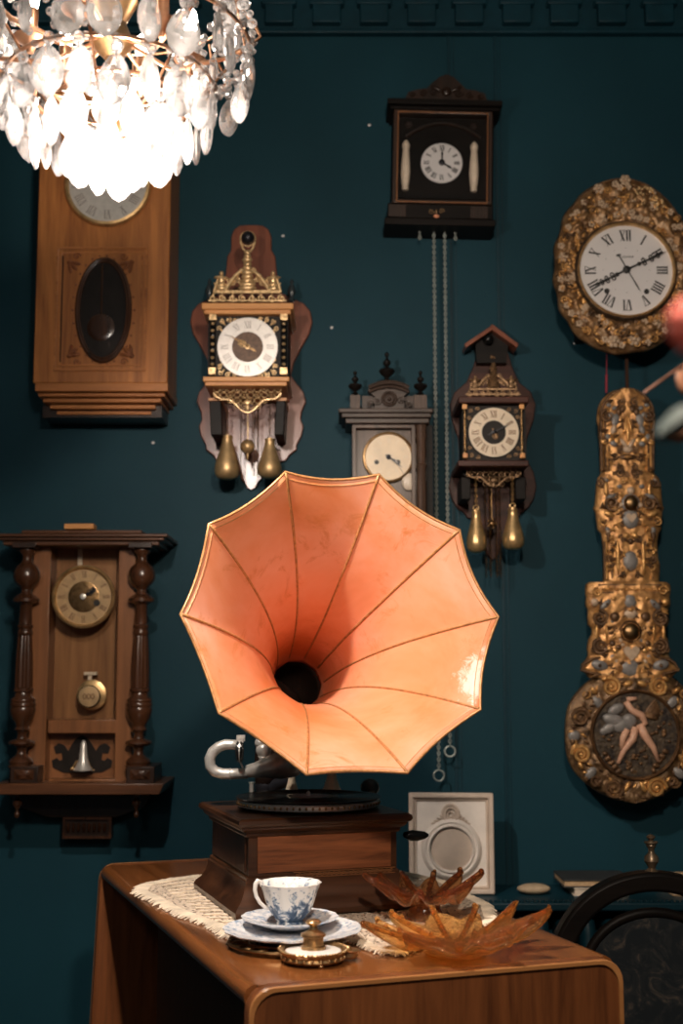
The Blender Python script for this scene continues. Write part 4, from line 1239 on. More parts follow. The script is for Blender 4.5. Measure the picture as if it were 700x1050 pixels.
    def sc(px, py, r, tn=1.5, h=1, st_=0, th=None, mb_=G):
        x, y, z = P2(px, py); mb_.at(py).scroll(x, z, y, r * s1, tn, h, st_, (th or r * .24) * s1)
    def bl(px, py, rx, rz, mb_=G, rot=0, dy=.005):
        x, y, z = P2(px, py); mb_.at(py).ball((x, y, z), (rx * s1, dy, rz * s1), rot, 12, 8)
    def mirror(cx, px):
        return 2 * cx - px
    # arch bead
    for off, th in ((0, 1.6), (4.5, 1.0)):
        PP = []
        for i in range(21):
            a = PI * i / 20
            x, y, z = P2(641.5 - (27 - off) * cos(a), 428 - (27.5 - off) * sin(a), -.006); PP.append((x, y, z))
        for (px, py) in ((641.5 + 27 - off, 445), (641.5 + 26 - off, 484)):
            PP.append(P2(px, py, -.006))
        PP = [P2(641.5 - 26 + off, 484, -.006), P2(641.5 - 27 + off, 445, -.006)] + PP
        U.at(430).tube(PP, th * s1, 6)
    for sg in (-1, 1):
        cx = 641.5
        sc(cx + sg * 7, 414, 4.5, 1.5, sg, 1, None, U); bl(cx + sg * 5, 421, 3, 4, U, .5 * sg); bl(cx + sg * 9, 424, 3, 4, U)
        sc(cx + sg * 21, 428, 6.5, 1.6, -sg, PI / 2, None, U)
        bl(cx + sg * 12.5, 432, 4, 7, B, sg * .3, .003); bl(cx + sg * 17, 427, 3, 3, B, 0, .003)
        bl(cx + sg * 14.5, 442, 3, 5.5, K if sg < 0 else B, sg * .2)
        for k in range(5):
            bl(cx + sg * (11 + 3.2 * k), 453 + 3 * sin(k * 1.7), 3.2, 4.0, B if k % 2 else G, k, .003)
        bl(cx + sg * 4, 456, 2.2, 6, K, -.6 * sg)
        bl(cx + sg * 2, 437, 1.6, 10, G, .18 * sg)
        sc(cx + sg * 8, 486, 4.5, 1.5, sg, 0, None, U); sc(cx + sg * 4, 494, 3.8, 1.4, -sg, 0)
        sc(cx + sg * 28, 496, 5, 1.5, sg, PI / 2, None, U); bl(cx + sg * 22, 503, 2.5, 8)
        cx = 644.5
        sc(cx + sg * 19, 517, 8, 1.8, sg, 0, None, U); bl(cx + sg * 19, 517, 4, 3.2, U); bl(cx + sg * 10, 519, 2.6, 2.6, K)
        bl(cx + sg * 20, 510, 6, 2.5, B, -.4 * sg); bl(cx + sg * 22, 528, 6, 3, G, .4 * sg); sc(cx + sg * 27, 536, 4.5, 1.4, -sg, 2)
        bl(cx + sg * 4.5, 550, 4, 3, G, -.5 * sg); sc(cx + sg * 8, 553, 4, 1.4, sg, 3, None, U)
        bl(cx + sg * 23, 551, 1.6, 6, U)
        for k in range(3):
            sc(cx + sg * 22, 566 + k * 8, 4, 1.4, sg * (-1) ** k, k, None, U if k % 2 else G)
        bl(cx + sg * 13, 572, 2, 18, G)
        # middle
        cx = 644
        sc(cx + sg * 34, 606, 5, 1.5, sg, 0); bl(cx + sg * 17, 614.5, 3, 2.4, G)
        bl(cx + sg * 25, 620, 7, 3.2, B, -.75 * sg); bl(cx + sg * 24, 620, 1.6, 1.6, U, 0, .008); bl(cx + sg * 36, 618, 4, 4, K if sg < 0 else G)
        bl(cx + sg * 15.5, 633, 5.2, 5.2, U, 0, .008); sc(cx + sg * 31, 634, 8, 1.9, sg, PI / 2, None, U)
        sc(cx + sg * 30, 663, 8, 1.9, -sg, PI / 2, None, U); bl(cx + sg * 34, 649, 2, 8, G); bl(cx + sg * 24, 649, 1.5, 8, G)
        for k in range(5):
            bl(cx + sg * (12 + 3 * k), 664 + 4 * sin(k * 2.2), 3.5, 3, G if k % 2 else U, k)
        PP = [P2(cx + sg * a, b_, -.004) for a, b_ in ((20, 692), (34, 691), (50, 687), (46, 680), (40, 676), (26, 674))]
        U.at(684).tube(PP, 1.5 * s1, 6); bl(cx + sg * 31, 682, 8.5, 5, B, .25 * sg); bl(cx + sg * 31, 682.5, 2.4, 2.4, U, 0, .008)
        # disc scrolls
        cx = 649
        sc(cx + sg * 24.5, 704, 9, 1.9, sg, PI / 2 + .4, 2.2); bl(cx + sg * 7, 701, 5, 3, G, -.3 * sg); bl(cx + sg * 13, 699, 3, 2, U)
        bl(cx + sg * 38, 720, 7, 4.5, B, .9 * sg); sc(cx + sg * 50, 712, 4.5, 1.4, sg, 1); bl(cx + sg * 42, 708, 5, 2.5, G, .7 * sg)
        sc(cx + sg * 55.5, 735, 9, 2, -sg, 0, 2.3, U); bl(cx + sg * 62, 754, 6, 5.5, B)
        sc(cx + sg * 55, 773, 9, 1.9, sg, PI, 2.2); bl(cx + sg * 62, 766, 3, 5, G, .5 * sg)
        bl(cx + sg * 45, 792, 7, 4.5, B, -.8 * sg); sc(cx + sg * 40, 801, 6, 1.5, -sg, 0, None, U)
        sc(cx + sg * 22, 807, 9.5, 1.9, sg, 0, 2.3, G if sg > 0 else U); bl(cx + sg * 8, 806, 2.6, 6, G, .5 * sg)
        for k in range(6):
            a = .5 + k * .4
            bl(cx + sg * (64 * sin(a)), 752 - 64 * cos(a), 4, 2.3, (G, U)[k % 2], -a * sg)
    rr_ = random.Random(21)
    def halfw(py):
        return 24 if py < 488 else 29 if py < 545 else 23 if py < 596 else 38
    for k in range(120):
        py = 412 + 280 * (k + rr_.random()) / 120
        if 592 < py < 612:
            continue
        cx = 641.5 if py < 488 else 644.5 if py < 597 else 644.3
        dx = 5 + (halfw(py) - 5) * rr_.random()
        kind = rr_.random(); h_ = rr_.choice((-1, 1)); a_ = rr_.random() * PI; s0 = 2.0 + 1.8 * rr_.random()
        tone = G if rr_.random() < .42 else U
        for sg in (-1, 1):
            if kind < .35:
                sc(cx + sg * dx, py, s0, 1.4, sg * h_, a_, None, tone)
            elif kind < .9:
                for q_ in (-1, 0, 1):
                    bl(cx + sg * (dx + q_ * 1.3), py + abs(q_) * 1.2, 1.0, 3.2, tone, sg * (a_ * .5 + q_ * .6), .0035)
            else:
                bl(cx + sg * dx, py, 2.2, 2.8, K if py > 500 and rr_.random() < .5 else B, a_, .003)
    for sg in (-1, 1):      # upright flutes on the neck
        for (dx, y0_, y1_) in ((24, 448, 484), (20, 458, 484), (24.5, 556, 594), (17, 560, 594), (10, 562, 594)):
            U.at(y0_).tube([P2(643 + sg * dx, y0_, -.008), P2(643.5 + sg * dx, y1_, -.008)], 1.1 * s1, 6)
            G.at(y0_).tube([P2(643 + sg * (dx - 1.8), y0_, -.006), P2(643.5 + sg * (dx - 1.8), y1_, -.006)], 1.0 * s1, 6)
    for k in range(90):      # fine leafwork around the bob
        a = 2 * PI * k / 90; r = 49 + 18 * rr_.random()
        px, py = 649 + r * sin(a), 752 - r * cos(a)
        if py < 700:
            continue
        tone = G if rr_.random() < .45 else U
        bl(px, py, 1.3, 3.4, tone, rr_.random() * PI, .0035)
        if k % 3 == 0:
            sc(px, py, 2.4, 1.3, 1, a, None, tone)
    bl(641.5, 445, 2, 10, G); bl(641.5, 462, 5, 4, K); bl(641.5, 470, 9, 3.2, U); bl(641.5, 470, 5, 1.8, G, 0, .007)
    bl(644.5, 504, 4, 4, K); bl(644.5, 533, 8.5, 10, B); bl(644.5, 517, 9.5, 9.5, B)
    bl(644.5, 576, 7.5, 10, B); sc(645, 583, 5, 1.5, 1, 0, None, U); bl(644.5, 556, 3, 3, U)
    x, y, z = P2(644, 604); 
    for k in range(22):
        bl(616 + k * 2.75, 605, 1.2, 1.8, G)
    U.at(604).box(x - 31 * s1, y - .001, z + 3.2 * s1, x + 31 * s1, y + .006, z + 4.4 * s1); U.at(604).box(x - 31 * s1, y - .001, z - 4.4 * s1, x + 31 * s1, y + .006, z - 3.2 * s1)
    bl(644, 617, 6.5, 7, B); bl(644.5, 630, 7.5, 5, K); bl(644.5, 626, 3, 2, G, 0, .008)
    x, y, z = P2(644.5, 648); U.at(648).lathe([(11.5 * s1, -.012), (11.5 * s1, .001), (9.6 * s1, .006), (8.8 * s1, .001)], (x, y, z), 'Y', 32)
    bl(644.5, 685, 11, 8, B); 
    def heart(px, py, r, up_=.006):
        x, y, z = P2(px, py); r *= s1
        K.at(py).prism([(x + r * a, z + r * b_) for a, b_ in ((0, -1), (.95, .1), (1, .55), (.6, .85), (.2, .75), (0, .4), (-.2, .75), (-.6, .85), (-1, .55), (-.95, .1))], y - up_, y)
    heart(645, 532, 5); heart(645, 670, 8)
    # disc medallion
    x, y, z = P2(649.5, 753)
    U.at(753).lathe([(44 * s1, -.01), (44 * s1, .004), (42.5 * s1, .009), (40.5 * s1, .004), (40 * s1, -.006)], (x, y, z), 'Y', 64, cap=False)
    for S_, par in zip(SETS, (up, mid, bob)):
        for k_, (nm, mt) in enumerate((('gilt_scrolls', 'comt_gilt'), ('blue_enamel', 'comt_blue'), ('cream_enamel', 'comt_cream'), ('dark_scrolls', 'comt_umber'))):
            if S_[k_].v:
                obj(nm, S_[k_], M[mt], par)
    mb = MB(); mb.lathe([(41 * s1, -.004), (41 * s1, .002)], (x, y, z), 'Y', 48); md = obj('medallion', mb, M['comt_dark'], t)
    mb = MB(); bx, by, bz = P2(644.5, 517, .004); mb.ball((bx, by, bz), (7.2 * s1, .012, 8 * s1), 0, 20, 14); bx, by, bz = P2(644.5, 648, .004); mb.ball((bx, by, bz), (8.5 * s1, .012, 8.5 * s1), 0, 20, 14); obj('brass_boss', mb, M['brass_dark'], t)
    # medallion relief: drapery and striding legs, foliage ground
    yy = y - .004
    def Q(px, py):
        q = f.p(px, py, d); return (q.x, yy - .002, q.z)
    fl = MB()
    fl.tube([Q(640, 747), Q(636, 757), Q(635, 768)], [3.6 * s1, 3.2 * s1, 2 * s1], 8); fl.tube([Q(649, 745), Q(646, 757), Q(637, 769), Q(631, 782)], [3.6 * s1, 4 * s1, 3.0 * s1, 1.8 * s1], 8)
    fl.tube([Q(653, 742), Q(658, 753), Q(667, 766), Q(672, 780)], [4 * s1, 4.4 * s1, 3.2 * s1, 1.8 * s1], 8)
    fl.tube([Q(639, 719), Q(645, 728), Q(655, 733), Q(659, 741), Q(653, 745)], [3 * s1, 3.4 * s1, 3.8 * s1, 3 * s1, 2 * s1], 8); fl.tube([Q(640, 717), Q(650, 716)], [2.4 * s1, 1.8 * s1], 8)
    obj('striding_legs', fl, M['comt_flesh'], md, smooth=180)
    dr = MB()
    for (px, py, rx, rz, ro) in ((627, 738, 12, 6, -.3), (636, 743, 12, 7, .2), (622, 746, 8, 5, .5), (629, 727, 9, 5, .5), (643, 738, 7, 6, -.5), (617, 749, 5, 4, .6)):
        q = Q(px, py); dr.ball(q, (rx * s1, .006, rz * s1), ro, 14, 8)
    for k in range(6):
        dr.tube([Q(616 + k * 4, 750 - k), Q(628 + k * 3, 739), Q(640 + k * 1.5, 733 + k)], [.8 * s1, 1.3 * s1, .6 * s1], 6)
    obj('drapery', dr, M['comt_blue'], md, smooth=180)
    fo = MB()
    for k in range(10):
        a = .9 - k * .13
        fo.leaf(Q(657, 733)[0], Q(657, 733)[2], yy - .002, a, 20 * s1 * (1 - .03 * k), 4 * s1, .003)
    for k in range(70):
        a = r_.random() * 2 * PI; r = 37 * math.sqrt(r_.random())
        px, py = 649.5 + r * cos(a), 753 + r * sin(a)
        if py < 742 and px < 665:
            continue
        q = Q(px, py); fo.ball((q[0], yy, q[2]), ((1.4 + r_.random()) * s1, .003, (1.2 + r_.random()) * s1), 0, 8, 5)
    for k in range(9):
        q = Q(618 + k * 1.8, 772 + k * 2.2 + (k % 2) * 3); fo.ball(q, (3 * s1, .004, 2.2 * s1), k, 8, 5)
        q = Q(680 - k * 1.6, 770 + k * 2.4 - (k % 2) * 3); fo.ball(q, (3 * s1, .004, 2.2 * s1), k, 8, 5)
    obj('foliage_ground', fo, M['comt_umber'], md)
comtoise()

# ------------------------------------------------------------------ radiator cover, plaque, books
RY = 2.78
sh_z = on(463, 918, 1).z
q = at(463, 917, 2.86); RZ = q.z
q0 = at(412, 917, RY); 
def radiator():
    x0, x1 = .14, 1.05
    t = thing('radiator', 'teal painted column radiator with a narrow shelf against the wall', 'radiator', (x0, RY, 0))
    W = x1 - x0
    mb = MB(); mb.box(-.01, -.02, RZ - .018, W, .21, RZ); s_ = obj('shelf', mb, M['teal'], t, bevel=.004)
    mb = MB()
    for k in range(int(W / .011)):
        mb.ball((k * .011, -.012, RZ + .0015), (.0042, .004, .0035), 0, 8, 5)
    obj('beaded_edge', mb, M['teal'], s_)
    for k in range(18):
        mb = MB(); x = .02 + k * .05
        mb.box(x, .02, .10, x + .034, .16, RZ - .05); mb.tube([(x + .017, .02, .10), (x + .017, .02, RZ - .07), (x + .017, .03, RZ - .045)], .017, 10)
        obj('fin', mb, M['teal'], t, bevel=.006)
    for x in (.06, W - .08):
        mb = MB(); mb.box(x, .04, 0, x + .03, .14, .105); obj('foot', mb, M['teal'], t)
    mb = MB(); mb.tube([(.02, .09, .16), (W - .04, .09, .16)], .016, 10); mb.tube([(.02, .09, RZ - .09), (W - .04, .09, RZ - .09)], .016, 10); obj('header_pipe', mb, M['teal'], t)
    mb = MB(); mb.box(.05, .08, RZ - .055, .08, .20, RZ - .018); mb.box(W - .08, .08, RZ - .055, W - .05, .20, RZ - .018); obj('shelf_bracket', mb, M['teal'], t)
radiator()

def plaque():
    Yp = 2.875
    f = Fr(463, 917, Yp)
    root = f.root.copy(); root.z = RZ
    t = thing('plaster_plaque', 'distressed white plaster plaque with a round medallion leaning on the wall', 'plaque', root, (math.radians(-4), 0, math.radians(-3)))
    sx, sz = f.sc(0); s_ = sx
    def L(px, py):
        return ((px - 463) * sx, (917 - py) * sz)
    x0, z0 = L(419.5, 917); x1, z1 = L(506.5, 813.5)
    mb = MB(); mb.box(x0, -.012, 0, x1, .012, z1); obj('panel', mb, M['plaster'], t, bevel=.002)
    mb = MB(); w = .011
    mb.ringprism([(x0, 0), (x1, 0), (x1, z1), (x0, z1)], [(x0 + w, w), (x1 - w, w), (x1 - w, z1 - w), (x0 + w, z1 - w)], -.026, -.010)
    mb2 = [(x0 + w, w), (x1 - w, w), (x1 - w, z1 - w), (x0 + w, z1 - w)]
    w2 = w + .006
    mb.ringprism(mb2, [(x0 + w2, w2), (x1 - w2, w2), (x1 - w2, z1 - w2), (x0 + w2, z1 - w2)], -.018, -.010)
    obj('border', mb, M['plaster_b'], t, bevel=.003)
    cx, cz = L(463, 871.5)
    mb = MB(); mb.lathe([(31 * s_, .0), (30.5 * s_, .006), (27 * s_, .011), (25 * s_, .008), (23 * s_, .013), (21.5 * s_, .010), (21 * s_, .002)], (cx, -.012, cz), 'Y', 56, cap=False)
    obj('medallion_ring', mb, M['plaster'], t, smooth=60)
    mb = MB(); mb.lathe([(21.2 * s_, 0), (21 * s_, .004), (18 * s_, .006), (8 * s_, .009), (.001, .010)], (cx, -.012, cz), 'Y', 48); obj('medallion_disc', mb, M['plaster_b'], t, smooth=60)
    mb = MB()
    tx, tz = L(462.6, 835)
    mb.ring((tx, -.016, tz), (.017, .019), .0035, seg=24)
    mb.ring((tx, -.016, tz), (.012, .013), .003, seg=20); mb.ring((tx, -.017, tz - .002), .006, .002, seg=16)
    for sg in (-1, 1):
        mb.scroll(tx + sg * .006, tz - .009, -.016, .006, 1.4, sg, 0, .0018)
        mb.scroll(tx + sg * .015, tz - .013, -.016, .006, 1.4, -sg, 0, .0018)
        mb.scroll(tx + sg * .024, tz - .018, -.016, .0065, 1.4, sg, 0, .0018)
        for k in range(5):
            mb.leaf(tx + sg * (.006 + .006 * k), tz - .006 - .0035 * k, -.016, PI / 2 + sg * (-.9 - .2 * k), .014, .005, .003)
    obj('crest', mb, M['plaster_b'], t)
plaque()

q = at(547, 915, 2.86)
mb = MB(); mb.ball((0, 0, .012), (.037, .022, .0115), 0, 24, 12)
o = obj('oval_stone', mb, M['stone'], loc=(q.x, q.y, RZ), smooth=180); tag(o, 'flat oval sandy stone lying on the teal radiator shelf', 'stone')

def book(name, label, x0, x1, z0, h, cover, page, dep=.13, rot=0):
    t = thing(name, label, 'book', ((x0 + x1) / 2, 2.90, z0), (0, 0, rot), 'books lying on the radiator shelf')
    w = (x1 - x0) / 2
    mb = MB(); mb.box(-w, -dep / 2, 0, w, dep / 2, .003); mb.box(-w, -dep / 2, h - .003, w, dep / 2, h); mb.box(-w, dep / 2 - .003, 0, w, dep / 2, h)
    obj('cover', mb, M[cover], t, bevel=.001)
    mb = MB(); mb.box(-w + .003, -dep / 2 + .003, .003, w - .003, dep / 2 - .003, h - .003); obj('pages', mb, M[page], t)
a = at(583, 917, 2.84); b_ = at(644, 917, 2.84)
book('flat_book', 'pale book with white page edges at the bottom of the short stack on the shelf', a.x + .01, b_.x, RZ, .018, 'paper_w', 'paper_w')
book('flat_book', 'dark covered book with brown pages lying on the paler book', a.x - .012, b_.x + .01, RZ + .018, .017, 'book_dark', 'paper')
a2 = at(575, 917, 2.84)
a = at(689, 917, 2.84); b_ = at(760, 917, 2.84)
book('flat_book', 'light brown book at the right edge behind the finial chair', a.x, b_.x, RZ, .032, 'paper', 'paper_w')

# ------------------------------------------------------------------ dark arched chair (lower right)
def chair():
    Y = 2.30
    c = at(668, 893, Y); ztop = c.z; wx = at(562, 960, Y).x; R_ = c.x - wx
    t = thing('arched_chair', 'dark wooden chair with arched back, turned finial and dark floral upholstery', 'chair', (c.x, Y, 0))
    zc = ztop - R_ * .92
    def arch(r1, r2, y0, y1, mb, zb):
        n = 32; o = []; i_ = []
        for k in range(n + 1):
            a = PI * k / n
            o.append((r1 * cos(a), zc + r1 * .92 * sin(a))); i_.append((r2 * cos(a), zc + r2 * .92 * sin(a)))
        pts = [(r1, zb)] + o + [(-r1, zb), (-r2, zb)] + i_[::-1] + [(r2, zb)]
        mb.prism(pts, y0, y1)
    mb = MB(); arch(R_, R_ - .036, -.022, .022, mb, .46); obj('back_rail', mb, M['black_wood'], t, bevel=.006)
    mb = MB(); P = []
    r3 = R_ - .062
    for k in range(25):
        a = PI * k / 24; P.append((r3 * cos(a), -.004, zc - .006 + r3 * .86 * sin(a)))
    mb.tube([(r3, -.004, .5)] + P + [(-r3, -.004, .5)], .009, 8); obj('inner_rail', mb, M['black_wood'], t, smooth=60)
    mb = MB(); pts = [(r3 * cos(PI * k / 24), zc - .006 + r3 * .86 * sin(PI * k / 24)) for k in range(25)]
    mb.prism([(r3, .5)] + pts + [(-r3, .5)], -.008, .030); obj('back_upholstery', mb, M['fabric'], t, bevel=.01)
    mb = MB(); mb.lathe([(.009, 0), (.012, .003), (.006, .008), (.010, .016), (.013, .020), (.012, .028), (.006, .034), (.005, .040), (.009, .047), (.0075, .052), (.004, .056), (.0075, .060), (.0075, .063), (.002, .066)], (0, 0, ztop - .003), 'Z', 20)
    for zz in (.021, .049):
        mb.ring((0, 0, ztop + zz), .0105, .002, 'Z', 16, 6)
    obj('finial', mb, M['finial'], t)
    mb = MB(); mb.prism([(-R_, .40), (R_, .40), (R_, .455), (-R_, .455)], -.36, .02); obj('seat_frame', mb, M['black_wood'], t, bevel=.01)
    mb = MB(); mb.ball((0, -.17, .46), (R_ - .01, .17, .045), 0, 28, 12); obj('seat', mb, M['fabric'], t, smooth=180)
    for sx_ in (-1, 1):
        for y in (-.33, 0):
            mb = MB(); mb.lathe([(.012, 0), (.016, .05), (.013, .12), (.02, .3), (.022, .405)], (sx_ * (R_ - .025), y, 0), 'Z', 16); obj('leg', mb, M['black_wood'], t)
M['finial'] = plain('worn turned brass finial', (.20, .14, .09), .35, .6)
chair()

# ------------------------------------------------------------------ dried flowers in the foreground, growing in from the right
def flowers():
    b0 = Vector((.60, .86, 0))
    t = thing('dried_flowers', 'blurred foreground spray with red bloom, brown twig and pale leaf at right edge', 'flowers', b0)
    mb = MB(); mb.lathe([(.07, 0), (.075, .01), (.09, .12), (.10, .3), (.07, .5), (.04, .62), (.05, .68), (.046, .68), (.036, .62), (.036, .60)], (0, 0, 0), 'Z', 28); obj('vase', mb, M['ceramic'], t, smooth=60)
    neck = Vector((0, 0, .63))
    red = at(713, 335, .50) - b0
    mb = MB(); mb.tube([neck, (.0, -.01, 1.0), red + Vector((.03, .03, -.06)), red], [.003, .003, .002, .002], 6); st = obj('stem', mb, M['twig'], t)
    mb = MB()
    for ring_, (n, r, tilt) in enumerate(((9, .020, .2), (8, .014, .7), (6, .008, 1.2))):
        for k in range(n):
            a = 2 * PI * k / n + ring_ * .4
            d_ = Vector((cos(a) * cos(tilt), -sin(tilt), sin(a) * cos(tilt)))
            mb.ball(red + d_ * r * .36, (.0056, .004, .0056), a, 10, 6)
    obj('red_bloom', mb, M['red_petal'], t)
    tip = at(660, 403, 1.12) - b0; mid = at(706, 370, 1.08) - b0
    mb = MB(); mb.tube([neck, (.02, 0, .95), mid, tip], [.003, .003, .0024, .0014], 6)
    m3 = at(698, 392, .98) - b0; mb.tube([mid, m3], [.003, .002], 6); mb.ball(m3, (.004, .004, .010), .2, 8, 6)
    obj('twig', mb, M['twig'], t)
    lt = at(672, 448, .62) - b0; lb = at(712, 422, .62) - b0
    mb = MB(); mb.tube([neck, (.015, -.02, .95), lb], .0022, 6)
    n = 10; vs = []; fs = []
    for i in range(n + 1):
        u = i / n; p_ = lb.lerp(lt, u); w = .0066 * sin(PI * min(1, u * .9 + .1)) ** .7
        vs += [p_ + Vector((-.2 * w, 0, w)), p_ + Vector((0, -.003, 0)), p_ + Vector((.2 * w, 0, -w))]
    for i in range(n):
        for k in (0, 1):
            fs.append((3 * i + k, 3 * i + k + 1, 3 * i + k + 4, 3 * i + k + 3))
    mb.add(vs, fs); obj('pale_leaf', mb, M['grey_leaf'], t, solid=.001)
    q = at(704, 442, .9) - b0
    mb = MB(); mb.tube([neck, (.02, 0, .9), q], .002, 6); mb.ball(q, (.016, .006, .007), .3, 12, 8); obj('seed_head', mb, M['twig'], t)
flowers()
# ------------------------------------------------------------------ table
TA = math.radians(19)
fl = on(256, 1015, TZ); TL = Vector((fl.x, fl.y, 0))
TW, TD = .508, 1.045
def table():
    t = thing('side_table', 'polished brown veneer table with rounded ends carrying the gramophone', 'table', TL, (0, 0, TA))
    r = .030; SK = .027        # the rear end is a little wider than the front
    def endpoly(w0, w1, splay=0):
        P = [(w0 - splay, 0), (w1, 0)]
        for k in range(7):
            a = PI / 2 * k / 6; P.append((w1 - r + r * cos(a), TZ - r + r * sin(a)))
        for k in range(7):
            a = PI / 2 * k / 6; P.append((w0 + r - r * sin(a), TZ - r + r * cos(a)))
        return P
    mb = MB(); mb.prism(endpoly(0, TW), .004, .028); obj('front_panel', mb, M['table_v'], t, bevel=.004)
    mb = MB(); mb.prism(endpoly(-SK, TW, .03), TD - .028, TD - .004); obj('rear_panel', mb, M['table_v'], t, bevel=.004)
    # pale edging strip that follows each end panel
    for nm, y0, y1, sp, w0 in (('front_edging', .0, .006, 0, 0), ('rear_edging', TD - .006, TD, .03, -SK)):
        mb = MB(); P = endpoly(w0, TW, sp)
        Q_ = endpoly(w0 + .006, TW - .006, sp)
        Q_ = [(x, min(z, TZ) if z < 1e-6 else z - .006) for x, z in Q_]
        Q_[0] = (w0 + .006 - sp, 0); Q_[1] = (TW - .006, 0)
        mb.ringprism(P, Q_, y0, y1); obj(nm, mb, M['table_edge'], t, bevel=.001)
    mb = MB()
    mb.box(.016, .020, TZ - .020, TW - .016, TD - .020, TZ - .0005)
    for p_ in mb.v:
        if p_.x < .1:
            p_.x -= SK * p_.y / TD
    obj('table_top', mb, M['table'], t)
    for x0, x1 in ((.0, .018), (TW - .018, TW)):
        mb = MB(); a = x0 if x0 == 0 else x1; sg = 1 if x0 == 0 else -1
        P = [(a + sg * .018, TZ - .0005), (a + sg * .010, TZ - .0015), (a + sg * .003, TZ - .006), (a, TZ - .014), (a + sg * .002, TZ - .022), (a + sg * .018, TZ - .024)]
        mb.prism(P, .026, TD - .026)
        for p_ in mb.v:
            if p_.x < .1:
                p_.x -= SK * p_.y / TD
        obj('side_edging', mb, M['table'], t)
    mb = MB(); mb.box(.055, .028, .06, TW - .03, TD - .20, TZ - .02); obj('cabinet_body', mb, M['table_dark'], t, bevel=.002)
    mb = MB(); mb.box(.047, .05, .09, .055, TD - .23, TZ - .06); d_ = obj('side_door', mb, M['table_dark'], t, bevel=.002)
    mb = MB(); mb.lathe([(.003, 0), (.003, .010), (.008, .014), (.007, .020), (.002, .022)], (.047, TD - .42, TZ - .15), 'X', 12); 
    o = obj('door_knob', mb, M['brass_dark'], d_)
table()

def tp(px, py, h=0.0):
    return on(px, py, TZ + h)

# ------------------------------------------------------------------ lace doily
def doily():
    t = thing('lace_doily', 'cream crocheted lace doily with fringed left edge under the gramophone', 'doily', tp(300, 935))
    root = t.location.copy()
    out = [(143, 915), (150, 908), (176, 903), (206, 899), (222, 897), (300, 893), (400, 893), (455, 905), (500, 930), (505, 945), (470, 958), (425, 974), (408, 980), (385, 976), (370, 968), (345, 962), (300, 962), (275, 966), (255, 966), (238, 962), (222, 950), (205, 944), (188, 938), (172, 930), (158, 922)]
    P = [tp(a, b_, .0012) - root for a, b_ in out]
    # dense grid clipped by the outline gives a gently rippled cloth
    def inside(x, y):
        c_ = False; j = len(P) - 1
        for i in range(len(P)):
            if (P[i].y > y) != (P[j].y > y) and x < (P[j].x - P[i].x) * (y - P[i].y) / (P[j].y - P[i].y) + P[i].x:
                c_ = not c_
            j = i
        return c_
    xs = [p_.x for p_ in P]; ys = [p_.y for p_ in P]; st = .006
    idx = {}; vs = []; fs = []
    nx = int((max(xs) - min(xs)) / st) + 2; ny = int((max(ys) - min(ys)) / st) + 2
    def vid(i, j):
        if (i, j) not in idx:
            x = min(xs) + i * st; y = min(ys) + j * st
            idx[(i, j)] = len(vs); vs.append((x, y, .0012 + .0006 * noise.noise(Vector((x * 60, y * 60, 0)))))
        return idx[(i, j)]
    for i in range(nx):
        for j in range(ny):
            if inside(min(xs) + (i + .5) * st, min(ys) + (j + .5) * st):
                fs.append((vid(i, j), vid(i + 1, j), vid(i + 1, j + 1), vid(i, j + 1)))
    mb = MB(); mb.add(vs, fs); obj('lace_ground', mb, M['lace'], t, solid=.0014, smooth=180)
    mb = MB(); r_ = random.Random(3)
    n = len(P)
    for i in range(n):
        a, b_ = P[i], P[(i + 1) % n]
        L = (b_ - a).length; m_ = max(1, int(L / .0042)); left = i >= 15 or i < 3
        nrm = Vector(((b_ - a).y, -(b_ - a).x, 0)).normalized() * -1
        if inside((a + b_).x / 2 + nrm.x * .01, (a + b_).y / 2 + nrm.y * .01):
            nrm = -nrm
        for k in range(m_):
            u = (k + .5) / m_; c_ = a.lerp(b_, u)
            ln = (.014 if left else .008) * (.7 + .6 * r_.random())
            e = c_ + nrm * ln + Vector((r_.uniform(-.003, .003), r_.uniform(-.003, .003), 0))
            c2 = c_ - nrm * .012
            mb.tube([(c2.x, c2.y, .0032), ((c_.x + e.x) / 2, (c_.y + e.y) / 2, .0040), (e.x, e.y, .0010)], [.0011, .0013, .0009], 5)
    obj('fringe', mb, M['thread'], t)
    # crocheted rows running across the left half
    mb = MB()
    a0, a1 = tp(160, 908) - root, tp(232, 954) - root
    b0, b1 = tp(215, 898) - root, tp(300, 958) - root
    for k in range(16):
        u = k / 15
        s_ = a0.lerp(a1, u); e_ = b0.lerp(b1, u); Q_ = []
        for i in range(16):
            w = i / 15; p_ = s_.lerp(e_, w)
            Q_.append((p_.x + .002 * sin(i * 2.1 + k), p_.y + .003 * sin(i * 1.7 + k * 2), .0032))
        mb.tube(Q_, .0011, 5)
    obj('crochet_rows', mb, M['thread'], t)
doily()
LZ = TZ + .0045        # top of the doily

